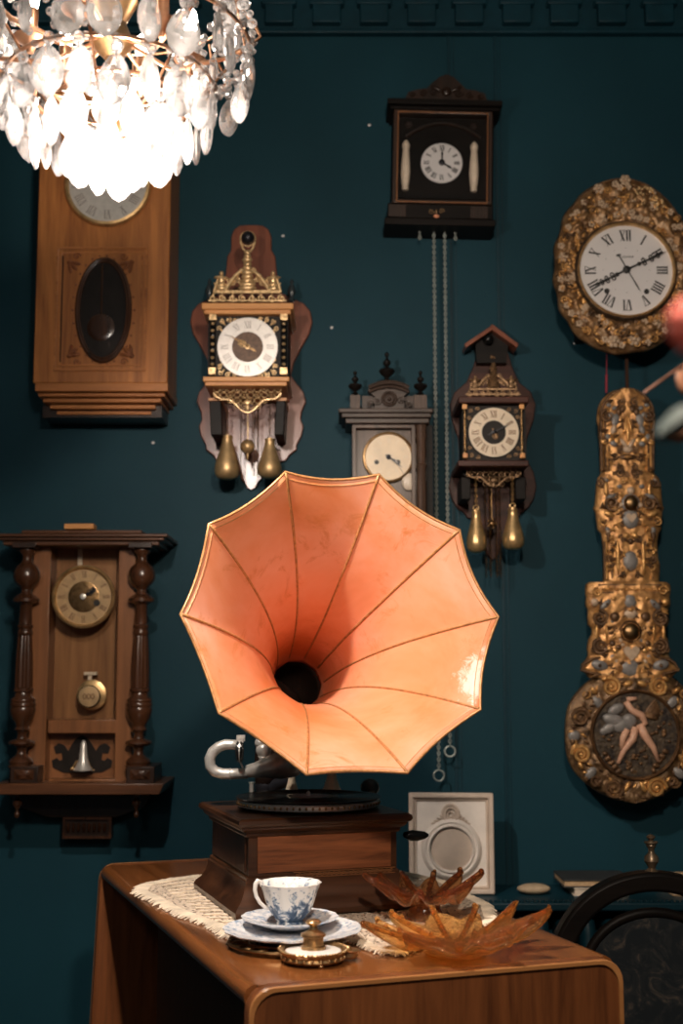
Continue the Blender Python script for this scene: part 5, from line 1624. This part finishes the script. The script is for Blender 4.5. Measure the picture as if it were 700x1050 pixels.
# ------------------------------------------------------------------ gramophone
GA = math.radians(18.8)
GC = Vector((-.067, 2.154, TZ))
def gramophone():
    t = thing('gramophone', 'antique gramophone with large orange petalled horn on a dark oak box', 'gramophone', GC)
    base = bpy.data.objects.new('oak_box', None)
    z0 = .0045
    def rot(o, loc=(0, 0, 0)):
        o.rotation_euler = (0, 0, GA); o.location = loc; return o
    mb = MB()
    H = .147
    mb.loft_sq([(.147, .147, z0), (.148, .148, z0 + .008), (.145, .145, z0 + .014), (.137, .137, z0 + .022), (.131, .131, z0 + .033), (.128, .128, z0 + .044), (.1275, .1275, z0 + .050), (.1255, .1255, z0 + .052), (.1255, .1255, z0 + .056), (.123, .123, z0 + .058)])
    rot(obj('plinth', mb, M['gram'], t, smooth=25))
    mb = MB(); mb.loft_sq([(.122, .122, z0 + .05), (.122, .122, z0 + .120)]); body = rot(obj('box_body', mb, M['gram'], t))
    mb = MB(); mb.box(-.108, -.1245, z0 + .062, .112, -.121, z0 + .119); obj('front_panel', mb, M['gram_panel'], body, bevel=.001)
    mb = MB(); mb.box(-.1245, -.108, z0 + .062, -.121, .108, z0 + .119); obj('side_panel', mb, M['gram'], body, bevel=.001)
    mb = MB()
    for k in range(40):
        x = -.045 + k * .0040
        mb.scroll(x, z0 + .057, -.1265, .0028, 1.1, 1 if k % 2 else -1, 0, .0007)
    mb.box(-.05, -.1265, z0 + .0525, .118, -.124, z0 + .0535); mb.box(-.05, -.1265, z0 + .0605, .118, -.124, z0 + .0615)
    obj('carved_band', mb, M['walnut_mid'], body)
    mb = MB(); mb.loft_sq([(.124, .124, z0 + .116), (.127, .127, z0 + .119), (.127, .127, z0 + .123), (.131, .131, z0 + .125), (.135, .135, z0 + .129), (.136, .136, z0 + .132), (.140, .140, z0 + .134), (.1425, .1425, z0 + .138), (.1415, .1415, z0 + .143), (.137, .137, z0 + .146)])
    rot(obj('lid', mb, M['gram'], t, smooth=25))
    # crank on the right side
    ex = Vector((cos(GA), sin(GA), 0)); ey = Vector((-sin(GA), cos(GA), 0))
    mb = MB(); p0 = ex * .118 + ey * -.02 + Vector((0, 0, z0 + .10)); p1 = ex * .152 + ey * -.02 + Vector((0, 0, z0 + .105))
    mb.tube([p0, p1], .005, 10); mb.ball(p1, .009, 0, 12, 8)
    ca = obj('crank_arm', mb, M['steel'], t)
    mb = MB(); e = at(428, 857, 2.13) - GC; s_ = at(414, 856, 2.12) - GC
    mb.tube([s_, s_.lerp(e, .3), s_.lerp(e, .6), e, e + Vector((.012, 0, .001)), e + Vector((.018, 0, .001))], [.004, .007, .009, .0085, .006, .002], 12)
    obj('crank_grip', mb, M['black'], ca, smooth=180)
    # turntable, record
    tc_ = Vector((.012, -.004, 0)); tz = z0 + .146
    mb = MB(); mb.lathe([(.020, tz), (.02, tz + .004), (.112, tz + .003), (.117, tz + .005), (.118, tz + .012), (.116, tz + .0152)], tc_, 'Z', 72); tt = obj('turntable', mb, M['nickel'], t, smooth=30)
    mb = MB()
    for k in range(72):
        a = 2 * PI * k / 72; mb.ball(tc_ + Vector((.1178 * cos(a), .1178 * sin(a), tz + .0095)), (.0022, .0022, .0028), 0, 6, 5)
    obj('strobe_studs', mb, M['brass_dark'], tt)
    mb = MB(); mb.lathe([(.001, tz + .016), (.119, tz + .016), (.1205, tz + .0175), (.119, tz + .019), (.113, tz + .0188), (.036, tz + .0188), (.001, tz + .0188)], tc_, 'Z', 72)
    for k in range(14):
        mb.ring(tc_ + Vector((0, 0, tz + .0188)), .045 + k * .005, .0004, 'Z', 72, 4)
    rec = obj('shellac_record', mb, M['vinyl'], loc=GC.copy())
    tag(rec, 'black shellac record lying on the gramophone turntable', 'record')
    mb = MB(); mb.lathe([(.034, tz + .0188), (.034, tz + .0192), (.001, tz + .0192)], tc_, 'Z', 40); obj('paper_label', mb, M['rec_label'], rec)
    mb = MB(); mb.lathe([(.0035, tz + .01), (.0035, tz + .024), (.001, tz + .027)], tc_, 'Z', 14); obj('spindle', mb, M['nickel'], tt)
    # horn: ten petals, built from where their tips stand on the mouth plane
    Cm = at(348, 641, 1.93); Tt = at(303, 704, 2.36)
    nrm = (Cm - Tt).normalized()
    tips = [(292.5, 484), (388.5, 486.5), (471, 543.5), (511, 632.5), (492.5, 727.5), (417.5, 792.5), (314, 794), (224, 731), (185, 630), (214, 537.5)]
    V = []
    for px, py in tips:
        d_ = ray(px, py); o_ = Vector((0, 0, CZ)); k = (Cm - o_).dot(nrm) / d_.dot(nrm); V.append(o_ + d_ * k - Cm)
    Rm = sum(p_.length for p_ in V) / 10
    r0 = .046
    def rho(u):
        return (r0 + (Rm - r0) * (.22 * u + .78 * u ** 2.7)) / Rm
    NS, NT = 8, 40
    def surf(k, s_, u):
        a, b_ = V[k], V[(k + 1) % 10]
        m_ = a.lerp(b_, s_)
        # straight between ribs at the rim and drawn slightly inwards, round near the throat
        rim_k = (m_.length / a.lerp(b_, s_).length)
        wgt = u ** 2
        av = (a.length * (1 - s_) + b_.length * s_)
        roundp = m_.normalized() * av
        p_ = roundp.lerp(m_ * (1 - .026 * 4 * s_ * (1 - s_)), .35 + .65 * wgt)
        ax = Tt.lerp(Cm, u)
        # petals belly slightly backwards between ribs
        return ax + p_ * rho(u) - nrm * (.012 * 4 * s_ * (1 - s_) * u ** 2) - GC
    vs = []; fs = []
    n = 10 * NS
    for i in range(NT + 1):
        u = i / NT
        for k in range(10):
            for j in range(NS):
                vs.append(surf(k, j / NS, u))
    for i in range(NT):
        for k in range(n):
            k2 = (k + 1) % n
            fs.append((i * n + k, i * n + k2, (i + 1) * n + k2, (i + 1) * n + k))
    mb = MB(); mb.add(vs, fs)
    horn = obj('horn', mb, M['horn'], t, smooth=180, solid=.0022)
    cnt = -(Tt - GC)
    for k in range(10):
        P = []
        for i in range(41):
            u = .06 + .94 * i / 40
            p_ = surf(k, 0, u); ax = Tt.lerp(Cm, u) - GC
            P.append(p_ + (ax - p_).normalized() * .0012)
        mb = MB(); mb.tube(P, [.0015 + .0011 * i / 40 for i in range(41)], 6)
        obj('rib', mb, M['horn_trim'], horn, smooth=180)
    P = []
    for k in range(10):
        for j in range(NS):
            P.append(surf(k, j / NS, 1.0))
    mb = MB(); mb.tube(P, .0023, 8, True); obj('rim', mb, M['horn_trim'], horn, smooth=180)
    P2_ = []
    for k in range(10):
        for j in range(NS):
            p_ = surf(k, j / NS, .984); ax = Tt.lerp(Cm, .984) - GC; P2_.append(p_ + (ax - p_).normalized() * .0010)
    mb = MB(); mb.tube(P2_, .0010, 6, True); obj('rim_seam', mb, M['horn_trim'], horn, smooth=180)
    # neck turning down behind the horn to the bracket
    T0 = Tt - GC
    back = -nrm
    Bp = ex * 0 + ey * .150 + Vector((-.02, 0, .17))
    P = []
    c1 = T0 + back * .09; 
    for i in range(21):
        u = i / 20
        a = T0 - back * .002; b_ = c1; c_ = Vector((Bp.x, Bp.y, T0.z - .02)); d_ = Bp
        P.append(a * (1 - u) ** 3 + b_ * 3 * u * (1 - u) ** 2 + c_ * 3 * u * u * (1 - u) + d_ * u ** 3)
    rs = [r0 + .0005 - .029 * (i / 20) ** .8 for i in range(21)]
    vs = []; fs = []
    up = Vector((0, 0, 1)); sg_ = 20
    for i, p_ in enumerate(P):
        tg = (P[min(i + 1, 20)] - P[max(i - 1, 0)]).normalized(); w = tg.cross(Vector((1, 0, 0))).normalized(); w2 = tg.cross(w)
        for k in range(sg_):
            a = 2 * PI * k / sg_; vs.append(p_ + (w * cos(a) + w2 * sin(a)) * rs[i])
    for i in range(20):
        for k in range(sg_):
            k2 = (k + 1) % sg_; fs.append((i * sg_ + k, i * sg_ + k2, (i + 1) * sg_ + k2, (i + 1) * sg_ + k))
    fs.append(tuple(range(20 * sg_, 21 * sg_)))
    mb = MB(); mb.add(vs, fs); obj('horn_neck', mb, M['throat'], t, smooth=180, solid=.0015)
    # back bracket
    mb = MB(); mb.tube([(Bp.x, Bp.y, .06), (Bp.x, Bp.y, .17)], [.016, .016], 14); mb.box(Bp.x - .02, Bp.y - .035, .08, Bp.x + .02, Bp.y, .13)
    mb.ball((Bp.x, Bp.y, .172), .019, 0, 16, 10)
    mb.tube([(Bp.x, Bp.y, .165), Vector(at(300, 797, 2.27) - GC)], [.012, .010], 12)
    obj('bracket', mb, M['steel'], t)
    # tonearm: tapered arm, gooseneck, sound box
    Yt = 2.16
    def g(px, py, dy=0):
        return at(px, py, Yt + dy) - GC
    mb = MB()
    mb.tube([g(252, 791), g(262, 789.5), g(276, 786.5), g(287, 785, .01), Vector(g(300, 784, .05))], [.0098, .0125, .0185, .0225, .021], 20)
    arm = obj('tonearm', mb, M['nickel'], t, smooth=180)
    mb = MB(); pts = [(244, 764), (238, 763.5), (231, 763.5), (224, 766), (218, 771), (215, 778), (215.5, 785.5), (220, 791), (228, 793.5), (236, 793.5), (254, 793)]
    mb.tube([g(*p_) for p_ in pts], [.0080, .0084, .0088, .0090, .0092, .0092, .0092, .0092, .0090, .0088, .0088], 16)
    mb.ring(g(236, 793.5), .0088, .0012, 'X', 20, 6)
    obj('gooseneck', mb, M['nickel'], t, smooth=180)
    mb = MB(); c_ = g(248.5, 770, -.012)
    mb.lathe([(.003, -.008), (.016, -.006), (.0185, -.004), (.0185, .003), (.015, .005), (.004, .006)], (c_.x - .004, c_.y, c_.z), 'X', 28); sb = obj('sound_box', mb, M['black'], t)
    mb = MB(); mb.ring((c_.x - .004, c_.y, c_.z), .0186, .0011, 'X', 28, 6); mb.box(c_.x - .010, c_.y - .004, c_.z + .016, c_.x + .004, c_.y + .004, c_.z + .026); mb.box(c_.x - .008, c_.y - .008, c_.z + .014, c_.x + .002, c_.y - .003, c_.z + .022)
    mb.tube([(c_.x - .004, c_.y, c_.z - .017), (c_.x + .001, c_.y, c_.z - .028)], .0016, 8); obj('needle_clamp', mb, M['nickel'], sb)
    mb = MB(); k_ = g(270, 769, .02); mb.ball(k_, .013, 0, 18, 12); mb.lathe([(.010, -.028), (.007, -.014), (.010, -.010)], k_, 'Z', 16); mb.ball(k_ + Vector((-.006, 0, .012)), .009, 0, 14, 10); obj('elbow_knob', mb, M['nickel'], t, smooth=180)
    # small posts behind the turntable
    top = z0 + .146
    for (px, r, h, Y) in ((299, .021, .044, 2.262), (340, .029, .046, 2.275)):
        c_ = at(px, 800, Y) - GC
        mb = MB(); mb.lathe([(r, top), (r * 1.02, top + .002), (r * .80, top + .006), (r * .50, top + h * .45), (r * .30, top + h * .8), (r * .26, top + h), (r * .1, top + h + .002)], (c_.x, c_.y, 0), 'Z', 24); obj('brass_cone', mb, M['brass_cone'], t)
    c_ = at(258, 800, 2.23) - GC
    mb = MB(); mb.lathe([(.008, top), (.008, top + .003), (.004, top + .006), (.004, top + .030), (.006, top + .034)], (c_.x, c_.y, 0), 'Z', 16); obj('arm_rest', mb, M['nickel'], t)
    c_ = at(379, 800, 2.31) - GC
    mb = MB(); mb.lathe([(.008, top), (.008, top + .006)], (c_.x, c_.y, 0), 'Z', 16); mb.ball((c_.x, c_.y, top + .018), (.017, .017, .016), 0, 18, 12); obj('dark_knob', mb, M['ceramic'], t)
M['throat'] = plain('shade-black horn throat', (.012, .006, .004), .8, 0, .2, 60, 0, .1)  # near-black colour stands in for the shade deep inside the horn
M['brass_cone'] = plain('pale brass', (.80, .66, .48), .3, .35, .15, 60)
gramophone()

# ------------------------------------------------------------------ china, trinket, glass
def china():
    cp = tp(300, 968)
    # openwork metal stand
    mb = MB(); r_ = .080
    mb.ring((0, 0, .0030), r_, .0020, 'Z', 48, 6); mb.ring((0, 0, .0030), r_ * .62, .0016, 'Z', 40, 6)
    for k in range(18):
        a = 2 * PI * k / 18
        mb.ring((.82 * r_ * cos(a), .82 * r_ * sin(a), .0035), .0125, .0014, 'Z', 14, 5)
    for k in range(4):
        a = PI / 4 + PI / 2 * k; mb.ball((r_ * .9 * cos(a), r_ * .9 * sin(a), .0025), (.004, .004, .0025), 0, 8, 6)
    c_ = Vector((cp.x - .008, cp.y - .012, LZ - .0008))
    o = obj('metal_trivet', mb, M['brass_dark'], loc=c_); tag(o, 'openwork brown metal trivet under the china plate', 'trivet')
    zp = LZ + .0052
    mb = MB()
    mb.lathe([(.001, .001), (.05, .001), (.056, 0), (.060, .003), (.078, .0065), (.096, .0115), (.0965, .0130), (.094, .0128), (.076, .0085), (.058, .0050), (.05, .0040), (.001, .0038)], (0, 0, 0), 'Z', 96, 16, .012)
    o = obj('china_plate', mb, M['china_plate'], loc=(cp.x, cp.y, zp), smooth=60); tag(o, 'blue and white scalloped plate, the lower and wider one under the teacup', 'plate')
    c2 = tp(297, 963)
    zs = zp + .0080
    mb = MB()
    mb.lathe([(.001, .0005), (.030, .0005), (.034, 0), (.038, .0025), (.052, .0070), (.068, .0130), (.0685, .0142), (.066, .0140), (.050, .0090), (.036, .0045), (.024, .0038), (.001, .0036)], (0, 0, 0), 'Z', 96, 16, .014)
    o = obj('china_saucer', mb, M['china_plate'], loc=(c2.x, c2.y, zs), smooth=60); tag(o, 'blue and white saucer holding the teacup, on top of the wider plate', 'saucer')
    zc = zs + .0040
    t = thing('teacup', 'white teacup with blue printed landscape, standing on its saucer', 'cup', (c2.x, c2.y, zc))
    mb = MB()
    outp = [(.016, .0), (.0195, .0), (.0195, .003), (.018, .0045), (.022, .008), (.029, .018), (.034, .030), (.038, .044), (.0425, .0545), (.0435, .0565)]
    inp = [(.0422, .0562), (.037, .044), (.0325, .030), (.027, .018), (.020, .010), (.001, .008)]
    mb.lathe(outp + inp, (0, 0, 0), 'Z', 96, 14, .018); obj('cup_body', mb, M['china_cup'], t, smooth=60)
    mb = MB(); mb.tube([(.0435 * cos(a_ * PI / 36) * (1 + .018 * cos(14 * a_ * PI / 36)), .0435 * sin(a_ * PI / 36) * (1 + .018 * cos(14 * a_ * PI / 36)), .0563) for a_ in range(72)], .0009, 6, True); obj('rim', mb, M['china_white'], t, smooth=180)
    mb = MB()
    hp = [(-.030, .022), (-.036, .024), (-.043, .030), (-.0485, .039), (-.0505, .048), (-.0495, .056), (-.0465, .0605), (-.043, .059), (-.041, .053)]
    a_ = .25
    mb.tube([(x * cos(a_), x * sin(a_) * 1, z) for x, z in hp], [.0026, .0026, .0027, .0028, .003, .0034, .0036, .003, .0022], 10, flat=.75); obj('handle', mb, M['china_white'], t, smooth=180)
china()

def trinket():
    c_ = tp(321, 986); 
    t = thing('brass_inkstand', 'low round brass inkstand with knobbed lid in front of the teacup', 'inkstand', c_)
    mb = MB()
    mb.lathe([(.030, .002), (.040, .003), (.0425, .006), (.040, .009), (.0435, .0135), (.0455, .016), (.044, .0172), (.0395, .0160), (.038, .012), (.001, .011)], (0, 0, 0), 'Z', 72, 18, .015); tr = obj('tray', mb, M['brass_hot'], t, smooth=50)
    mb = MB()
    for k in range(48):
        a = 2 * PI * k / 48; mb.ball((.0450 * cos(a), .0450 * sin(a), .0165), .0016, 0, 6, 5)
    for k in range(24):
        a = 2 * PI * k / 24; mb.ball((.0418 * cos(a), .0418 * sin(a), .008), (.0022, .0022, .0028), 0, 6, 5)
    obj('beaded_rim', mb, M['brass_hot'], tr)
    for k in range(4):
        a = .3 + PI / 2 * k; mb = MB(); mb.lathe([(.0035, 0), (.0045, .002), (.003, .005), (.005, .009)], (.036 * cos(a), .036 * sin(a), 0), 'Z', 10); obj('foot', mb, M['brass_hot'], t)
    mb = MB(); mb.lathe([(.037, .0112), (.036, .0145), (.022, .0165), (.001, .0165)], (0, 0, 0), 'Z', 48); obj('white_liner', mb, M['china_white'], t)
    mb = MB(); mb.lathe([(.0165, .014), (.0165, .020), (.0135, .0215), (.0135, .031), (.0165, .0325), (.0165, .0355), (.010, .038), (.0055, .041), (.0048, .045), (.0095, .048), (.0105, .0505), (.008, .053), (.001, .054)], (0, 0, 0), 'Z', 32); obj('lid_tower', mb, M['brass_hot'], t)
    mb = MB(); mb.lathe([(.010, .003), (.013, .006), (.0125, .011), (.015, .013), (.013, .014), (.001, .012)], (.046, .008, 0), 'Z', 24); mb.ball((.046, .008, .014), .005, 0, 10, 8); obj('side_lug', mb, M['brass_hot'], t)
M['brass_hot'] = plain('worn yellow brass', (.52, .34, .17), .3, .9, .35, 120, .2)
trinket()

def splash_bowl(name, label, c_, R_, spikes, depth, mat, zb, seed, zr):
    """hand-pulled art glass dish: a shallow bowl whose rim is drawn out into fingers"""
    r_ = random.Random(seed)
    n = 160; m_ = 22
    vs = []; fs = []
    def rim(a):
        v_ = 0; hgt = 0
        for (sa, ln, w, up) in spikes:
            d_ = (a - math.radians(sa) + PI) % (2 * PI) - PI
            e = math.exp(-(d_ / w) ** 2); v_ += ln * e; hgt += up * e
        return .60 + v_ * .80, hgt
    for i in range(m_ + 1):
        u = i / m_
        for k in range(n):
            a = 2 * PI * k / n
            rr, hh = rim(a)
            base = u * .52 if u < .62 else .3224 + (u - .62) / .38 * (rr - .3224)
            z = zb + depth * max(0, (base - .25)) ** 1.4 * 1.3 + hh * max(0, u - .5) ** 1.5 * 2.8 + (.0035 * sin(a * 11 + u * 5) + .0045 * sin(a * 7 - u * 9 + seed)) * u
            z += .003 * noise.noise(Vector((cos(a) * 3, sin(a) * 3, u * 4 + seed)))
            vs.append((R_ * base * cos(a), R_ * base * sin(a), max(z, zb)))
    for i in range(m_):
        for k in range(n):
            k2 = (k + 1) % n; fs.append((i * n + k, i * n + k2, (i + 1) * n + k2, (i + 1) * n + k))
    mb = MB(); mb.add(vs, fs)
    t = thing(name, label, 'glass dish', c_, (0, 0, zr))
    obj('dish', mb, mat, t, smooth=180, solid=.0045)
    mb = MB()
    for (sa, ln, w, up) in spikes:
        a = math.radians(sa); rr, hh = rim(a)
        P = []
        for i in range(9):
            u = .25 + .75 * i / 8
            base = u * .52 if u < .62 else .3224 + (u - .62) / .38 * (rr - .3224)
            z = zb + depth * max(0, (base - .25)) ** 1.4 * 1.3 + hh * max(0, u - .5) ** 1.5 * 2.8 + .003
            P.append((R_ * base * cos(a), R_ * base * sin(a), z))
        mb.tube(P, [.0022 + .0026 * (i / 8) for i in range(9)], 8)
        for q in range(5):
            p_ = Vector(P[4 + q % 5]) if 4 + q % 5 < 9 else Vector(P[8])
            mb.ball(p_ + Vector((r_.uniform(-.003, .003), r_.uniform(-.003, .003), r_.uniform(-.001, .003))), r_.uniform(.003, .0048), 0, 10, 8)
    obj('glass_fingers', mb, mat, t, smooth=180)
    mb = MB()
    mb.lathe([(R_ * .30, 0), (R_ * .33, .003), (R_ * .27, zb * .5), (R_ * .25, zb)], (0, 0, 0), 'Z', 40); obj('foot_ring', mb, mat, t, smooth=60)
sp1 = [(8, .62, .15, .016), (32, .40, .14, .022), (62, .34, .16, .014), (95, .3, .2, .012), (130, .36, .16, .010), (160, .30, .15, .010), (186, .50, .14, .012), (220, .26, .18, .012), (262, .24, .2, .004), (305, .22, .2, .010), (338, .28, .17, .022)]
sp2 = [(5, .55, .16, .022), (35, .38, .16, .020), (70, .3, .2, .016), (110, .3, .2, .016), (150, .34, .16, .018), (180, .58, .14, .020), (215, .3, .16, .012), (255, .2, .2, .010), (300, .2, .2, .010), (335, .30, .16, .018)]
c1 = tp(466, 978); c2_ = tp(436, 944)
splash_bowl('amber_glass_dish', 'amber art glass dish with long pulled fingers, nearest the table front', c1, .128, sp1, .020, M['amber'], .012, 1, .12)
splash_bowl('smoky_glass_dish', 'smoky amber glass dish with pulled fingers, behind the brighter dish', Vector((c2_.x, c2_.y, LZ)), .088, sp2, .016, M['amber_dark'], .026, 5, .1)

# ------------------------------------------------------------------ chandelier
def chandelier():
    Yc = 1.60
    B = at(112, 158, Yc)
    t = thing('crystal_chandelier', 'glowing crystal chandelier with hanging glass drops at the upper left', 'chandelier', (B.x, B.y, B.z))
    s_ = Yc / (FOC * CT - 365 * ST)
    def hz(py):
        return at(112, py, Yc).z - B.z
    ceil = 2.85 - B.z
    mb = MB(); mb.tube([(0, 0, hz(130)), (0, 0, ceil - .02)], .006, 10)
    mb.lathe([(.004, -.10), (.012, -.09), (.02, -.07), (.01, -.05), (.016, -.02), (.05, -.005), (.055, 0)], (0, 0, ceil), 'Z', 28)
    mb.lathe([(.01, 0), (.03, .02), (.018, .05), (.034, .08), (.014, .13), (.01, .2)], (0, 0, hz(60)), 'Z', 24); obj('stem', mb, M['brass_dark'], t)
    tiers = [(.184, 58, 24, 48, 1), (.134, 98, 19, 50, 0), (.098, 118, 15, 50, 1), (.055, 138, 9, 52, 0), (.165, 8, 26, 48, 0)]
    mb = MB()
    for r, py, n, l_, o_ in tiers:
        mb.ring((0, 0, hz(py - 12)), r, .0028, 'Z', 56, 6)
    for k in range(8):
        a = PI / 4 * k
        P = [(r * cos(a), r * sin(a), hz(py - 12)) for r, py in ((.165, 14), (.178, 62), (.136, 98), (.098, 124), (.05, 146))]
        mb.tube(P, .0018, 6)
        P = [(.012 * cos(a), .012 * sin(a), hz(40)), (.08 * cos(a + .15), .08 * sin(a + .15), hz(68)), (.15 * cos(a), .15 * sin(a), hz(60)), (.178 * cos(a), .178 * sin(a), hz(50))]
        mb.tube(P, .0032, 8)
        P = [(.178 * cos(a), .178 * sin(a), hz(50)), (.198 * cos(a), .198 * sin(a), hz(38)), (.188 * cos(a), .188 * sin(a), hz(22)), (.172 * cos(a), .172 * sin(a), hz(10))]
        mb.tube(P, .0024, 6)
    obj('frame', mb, M['frame_br'], t)
    # one faceted drop
    def drop_mesh(L, w, th, nm):
        mb = MB(); seg = 12
        prof = [(0, .0), (.35, .06), (.68, .20), (.93, .38), (1, .52), (.95, .66), (.75, .82), (.42, .94), (0, 1)]
        vs = []; fs = []
        for (r, h) in prof:
            for k in range(seg):
                a = 2 * PI * k / seg
                vs.append((w * r * cos(a) / 2, th * max(r, .15) * sin(a) / 2, -L * h))
        for i in range(len(prof) - 1):
            for k in range(seg):
                fs.append((i * seg + k, i * seg + (k + 1) % seg, (i + 1) * seg + (k + 1) % seg, (i + 1) * seg + k))
        mb.add(vs, fs)
        return mb
    rn = random.Random(4)
    L = 44 * s_
    protoA = obj('crystal_drop', drop_mesh(L * 1.02, L * .66, .014, 'a'), M['crystal'], t, smooth=0)
    mbb = MB(); mbb.ball((0, 0, .007), .0075, 0, 8, 6); mbb.tube([(0, 0, -.004), (0, 0, .002)], .001, 5)
    protoB = obj('crystal_bead', mbb, M['crystal'], protoA, smooth=0)
    first = True
    for r, py, n, l_, o_ in tiers:
        for k in range(n):
            a = 2 * PI * (k + .5 * o_) / n + rn.uniform(-.05, .05)
            if first:
                d_, b_ = protoA, protoB; first = False
            else:
                d_ = protoA.copy(); COL.objects.link(d_); d_.parent = t
                b_ = protoB.copy(); COL.objects.link(b_); b_.parent = d_
            rr = r + rn.uniform(-.006, .006)
            d_.location = (rr * cos(a), rr * sin(a), hz(py + rn.uniform(-5, 5)))
            q_ = l_ / 44 * rn.uniform(.86, 1.08)
            d_.scale = (q_ * rn.uniform(.85, 1.05), 1, q_)
            d_.rotation_euler = (rn.uniform(-.10, .10), rn.uniform(-.10, .10), a + PI / 2 + rn.uniform(-.6, .6))
    # bead strings swagging between tiers
    for k in range(24):
        a = 2 * PI * k / 24 + .1
        mb = MB()
        r1, z1 = (.165, hz(-4)) ; r2, z2 = (.182, hz(56))
        for i in range(8):
            u = i / 7; r = r1 + (r2 - r1) * u + .014 * sin(PI * u)
            mb.ball((r * cos(a + .02 * i), r * sin(a + .02 * i), z1 + (z2 - z1) * u), .0052 if i % 2 else .0068, 0, 7, 5)
        for i in range(5):
            u = i / 4; r = .178 + (.136 - .178) * u
            mb.ball((r * cos(a + .12), r * sin(a + .12), hz(54) + (hz(88) - hz(54)) * u), .0055, 0, 7, 5)
        obj('bead_string', mb, M['crystal'], t, smooth=0)
    # bulbs
    mb = MB(); mb.ball((0, 0, 0), (.020, .020, .026), 0, 20, 14); obj('bulb', mb, M['bulb'], t, smooth=180)
    mb = MB(); mb.lathe([(.013, .024), (.014, .03), (.014, .06), (.006, .065)], (0, 0, 0), 'Z', 16); obj('bulb_socket', mb, M['brass_dark'], t)
    for k in range(6):
        a = PI / 3 * k + .3; x, y = .105 * cos(a), .105 * sin(a); z = hz(44)
        mb = MB(); mb.lathe([(.004, -.03), (.008, -.02), (.02, -.012), (.022, -.008), (.009, -.006), (.009, .03)], (x, y, z), 'Z', 14); o = obj('candle_holder', mb, M['frame_br'], t)
        mb = MB(); mb.ball((x, y, z + .046), (.010, .010, .02), 0, 12, 10); obj('candle_bulb', mb, M['bulb_small'], o, smooth=180)
M['frame_br'] = plain('chandelier brass', (.45, .24, .14), .3, 1.0, .2, 60)
chandelier()

# ------------------------------------------------------------------ light
def lamp(name, loc, power, col, size):
    l = bpy.data.lights.new(name, 'POINT'); l.energy = power; l.color = col; l.shadow_soft_size = size
    o = bpy.data.objects.new(name, l); o.location = loc; COL.objects.link(o); return o
lamp('room_lamp_light', (.16, .50, 1.95), 72, (1.0, .84, .68), .06)
lamp('front_fill_light', (-.45, -.6, 2.0), 14, (1.0, .88, .76), .12)  # added fill from behind the camera, no known lamp stands there
w = bpy.data.worlds.new('World'); bpy.context.scene.world = w; w.use_nodes = True
w.node_tree.nodes['Background'].inputs['Color'].default_value = (.35, .62, .75, 1)
w.node_tree.nodes['Background'].inputs['Strength'].default_value = .05

cam = bpy.data.cameras.new('Camera'); co = bpy.data.objects.new('Camera', cam); COL.objects.link(co)
cam.sensor_fit = 'VERTICAL'; cam.sensor_height = 36; cam.lens = FOC * 36 / 1050; cam.clip_start = .01
co.location = (0, 0, CZ); co.rotation_euler = (PI / 2 + TH, 0, 0)
cam.dof.use_dof = True; cam.dof.focus_distance = 2.0; cam.dof.aperture_fstop = 4.5
sc_ = bpy.context.scene; sc_.camera = co
sc_.view_settings.view_transform = 'Standard'; sc_.view_settings.look = 'None'; sc_.view_settings.gamma = 1
sc_.view_settings.use_curve_mapping = False; sc_.view_settings.exposure = 0
sc_.cycles.use_denoising = True
sc_.cycles.max_bounces = 10; sc_.cycles.transparent_max_bounces = 24; sc_.cycles.transmission_bounces = 8
sc_.cycles.sample_clamp_indirect = 6
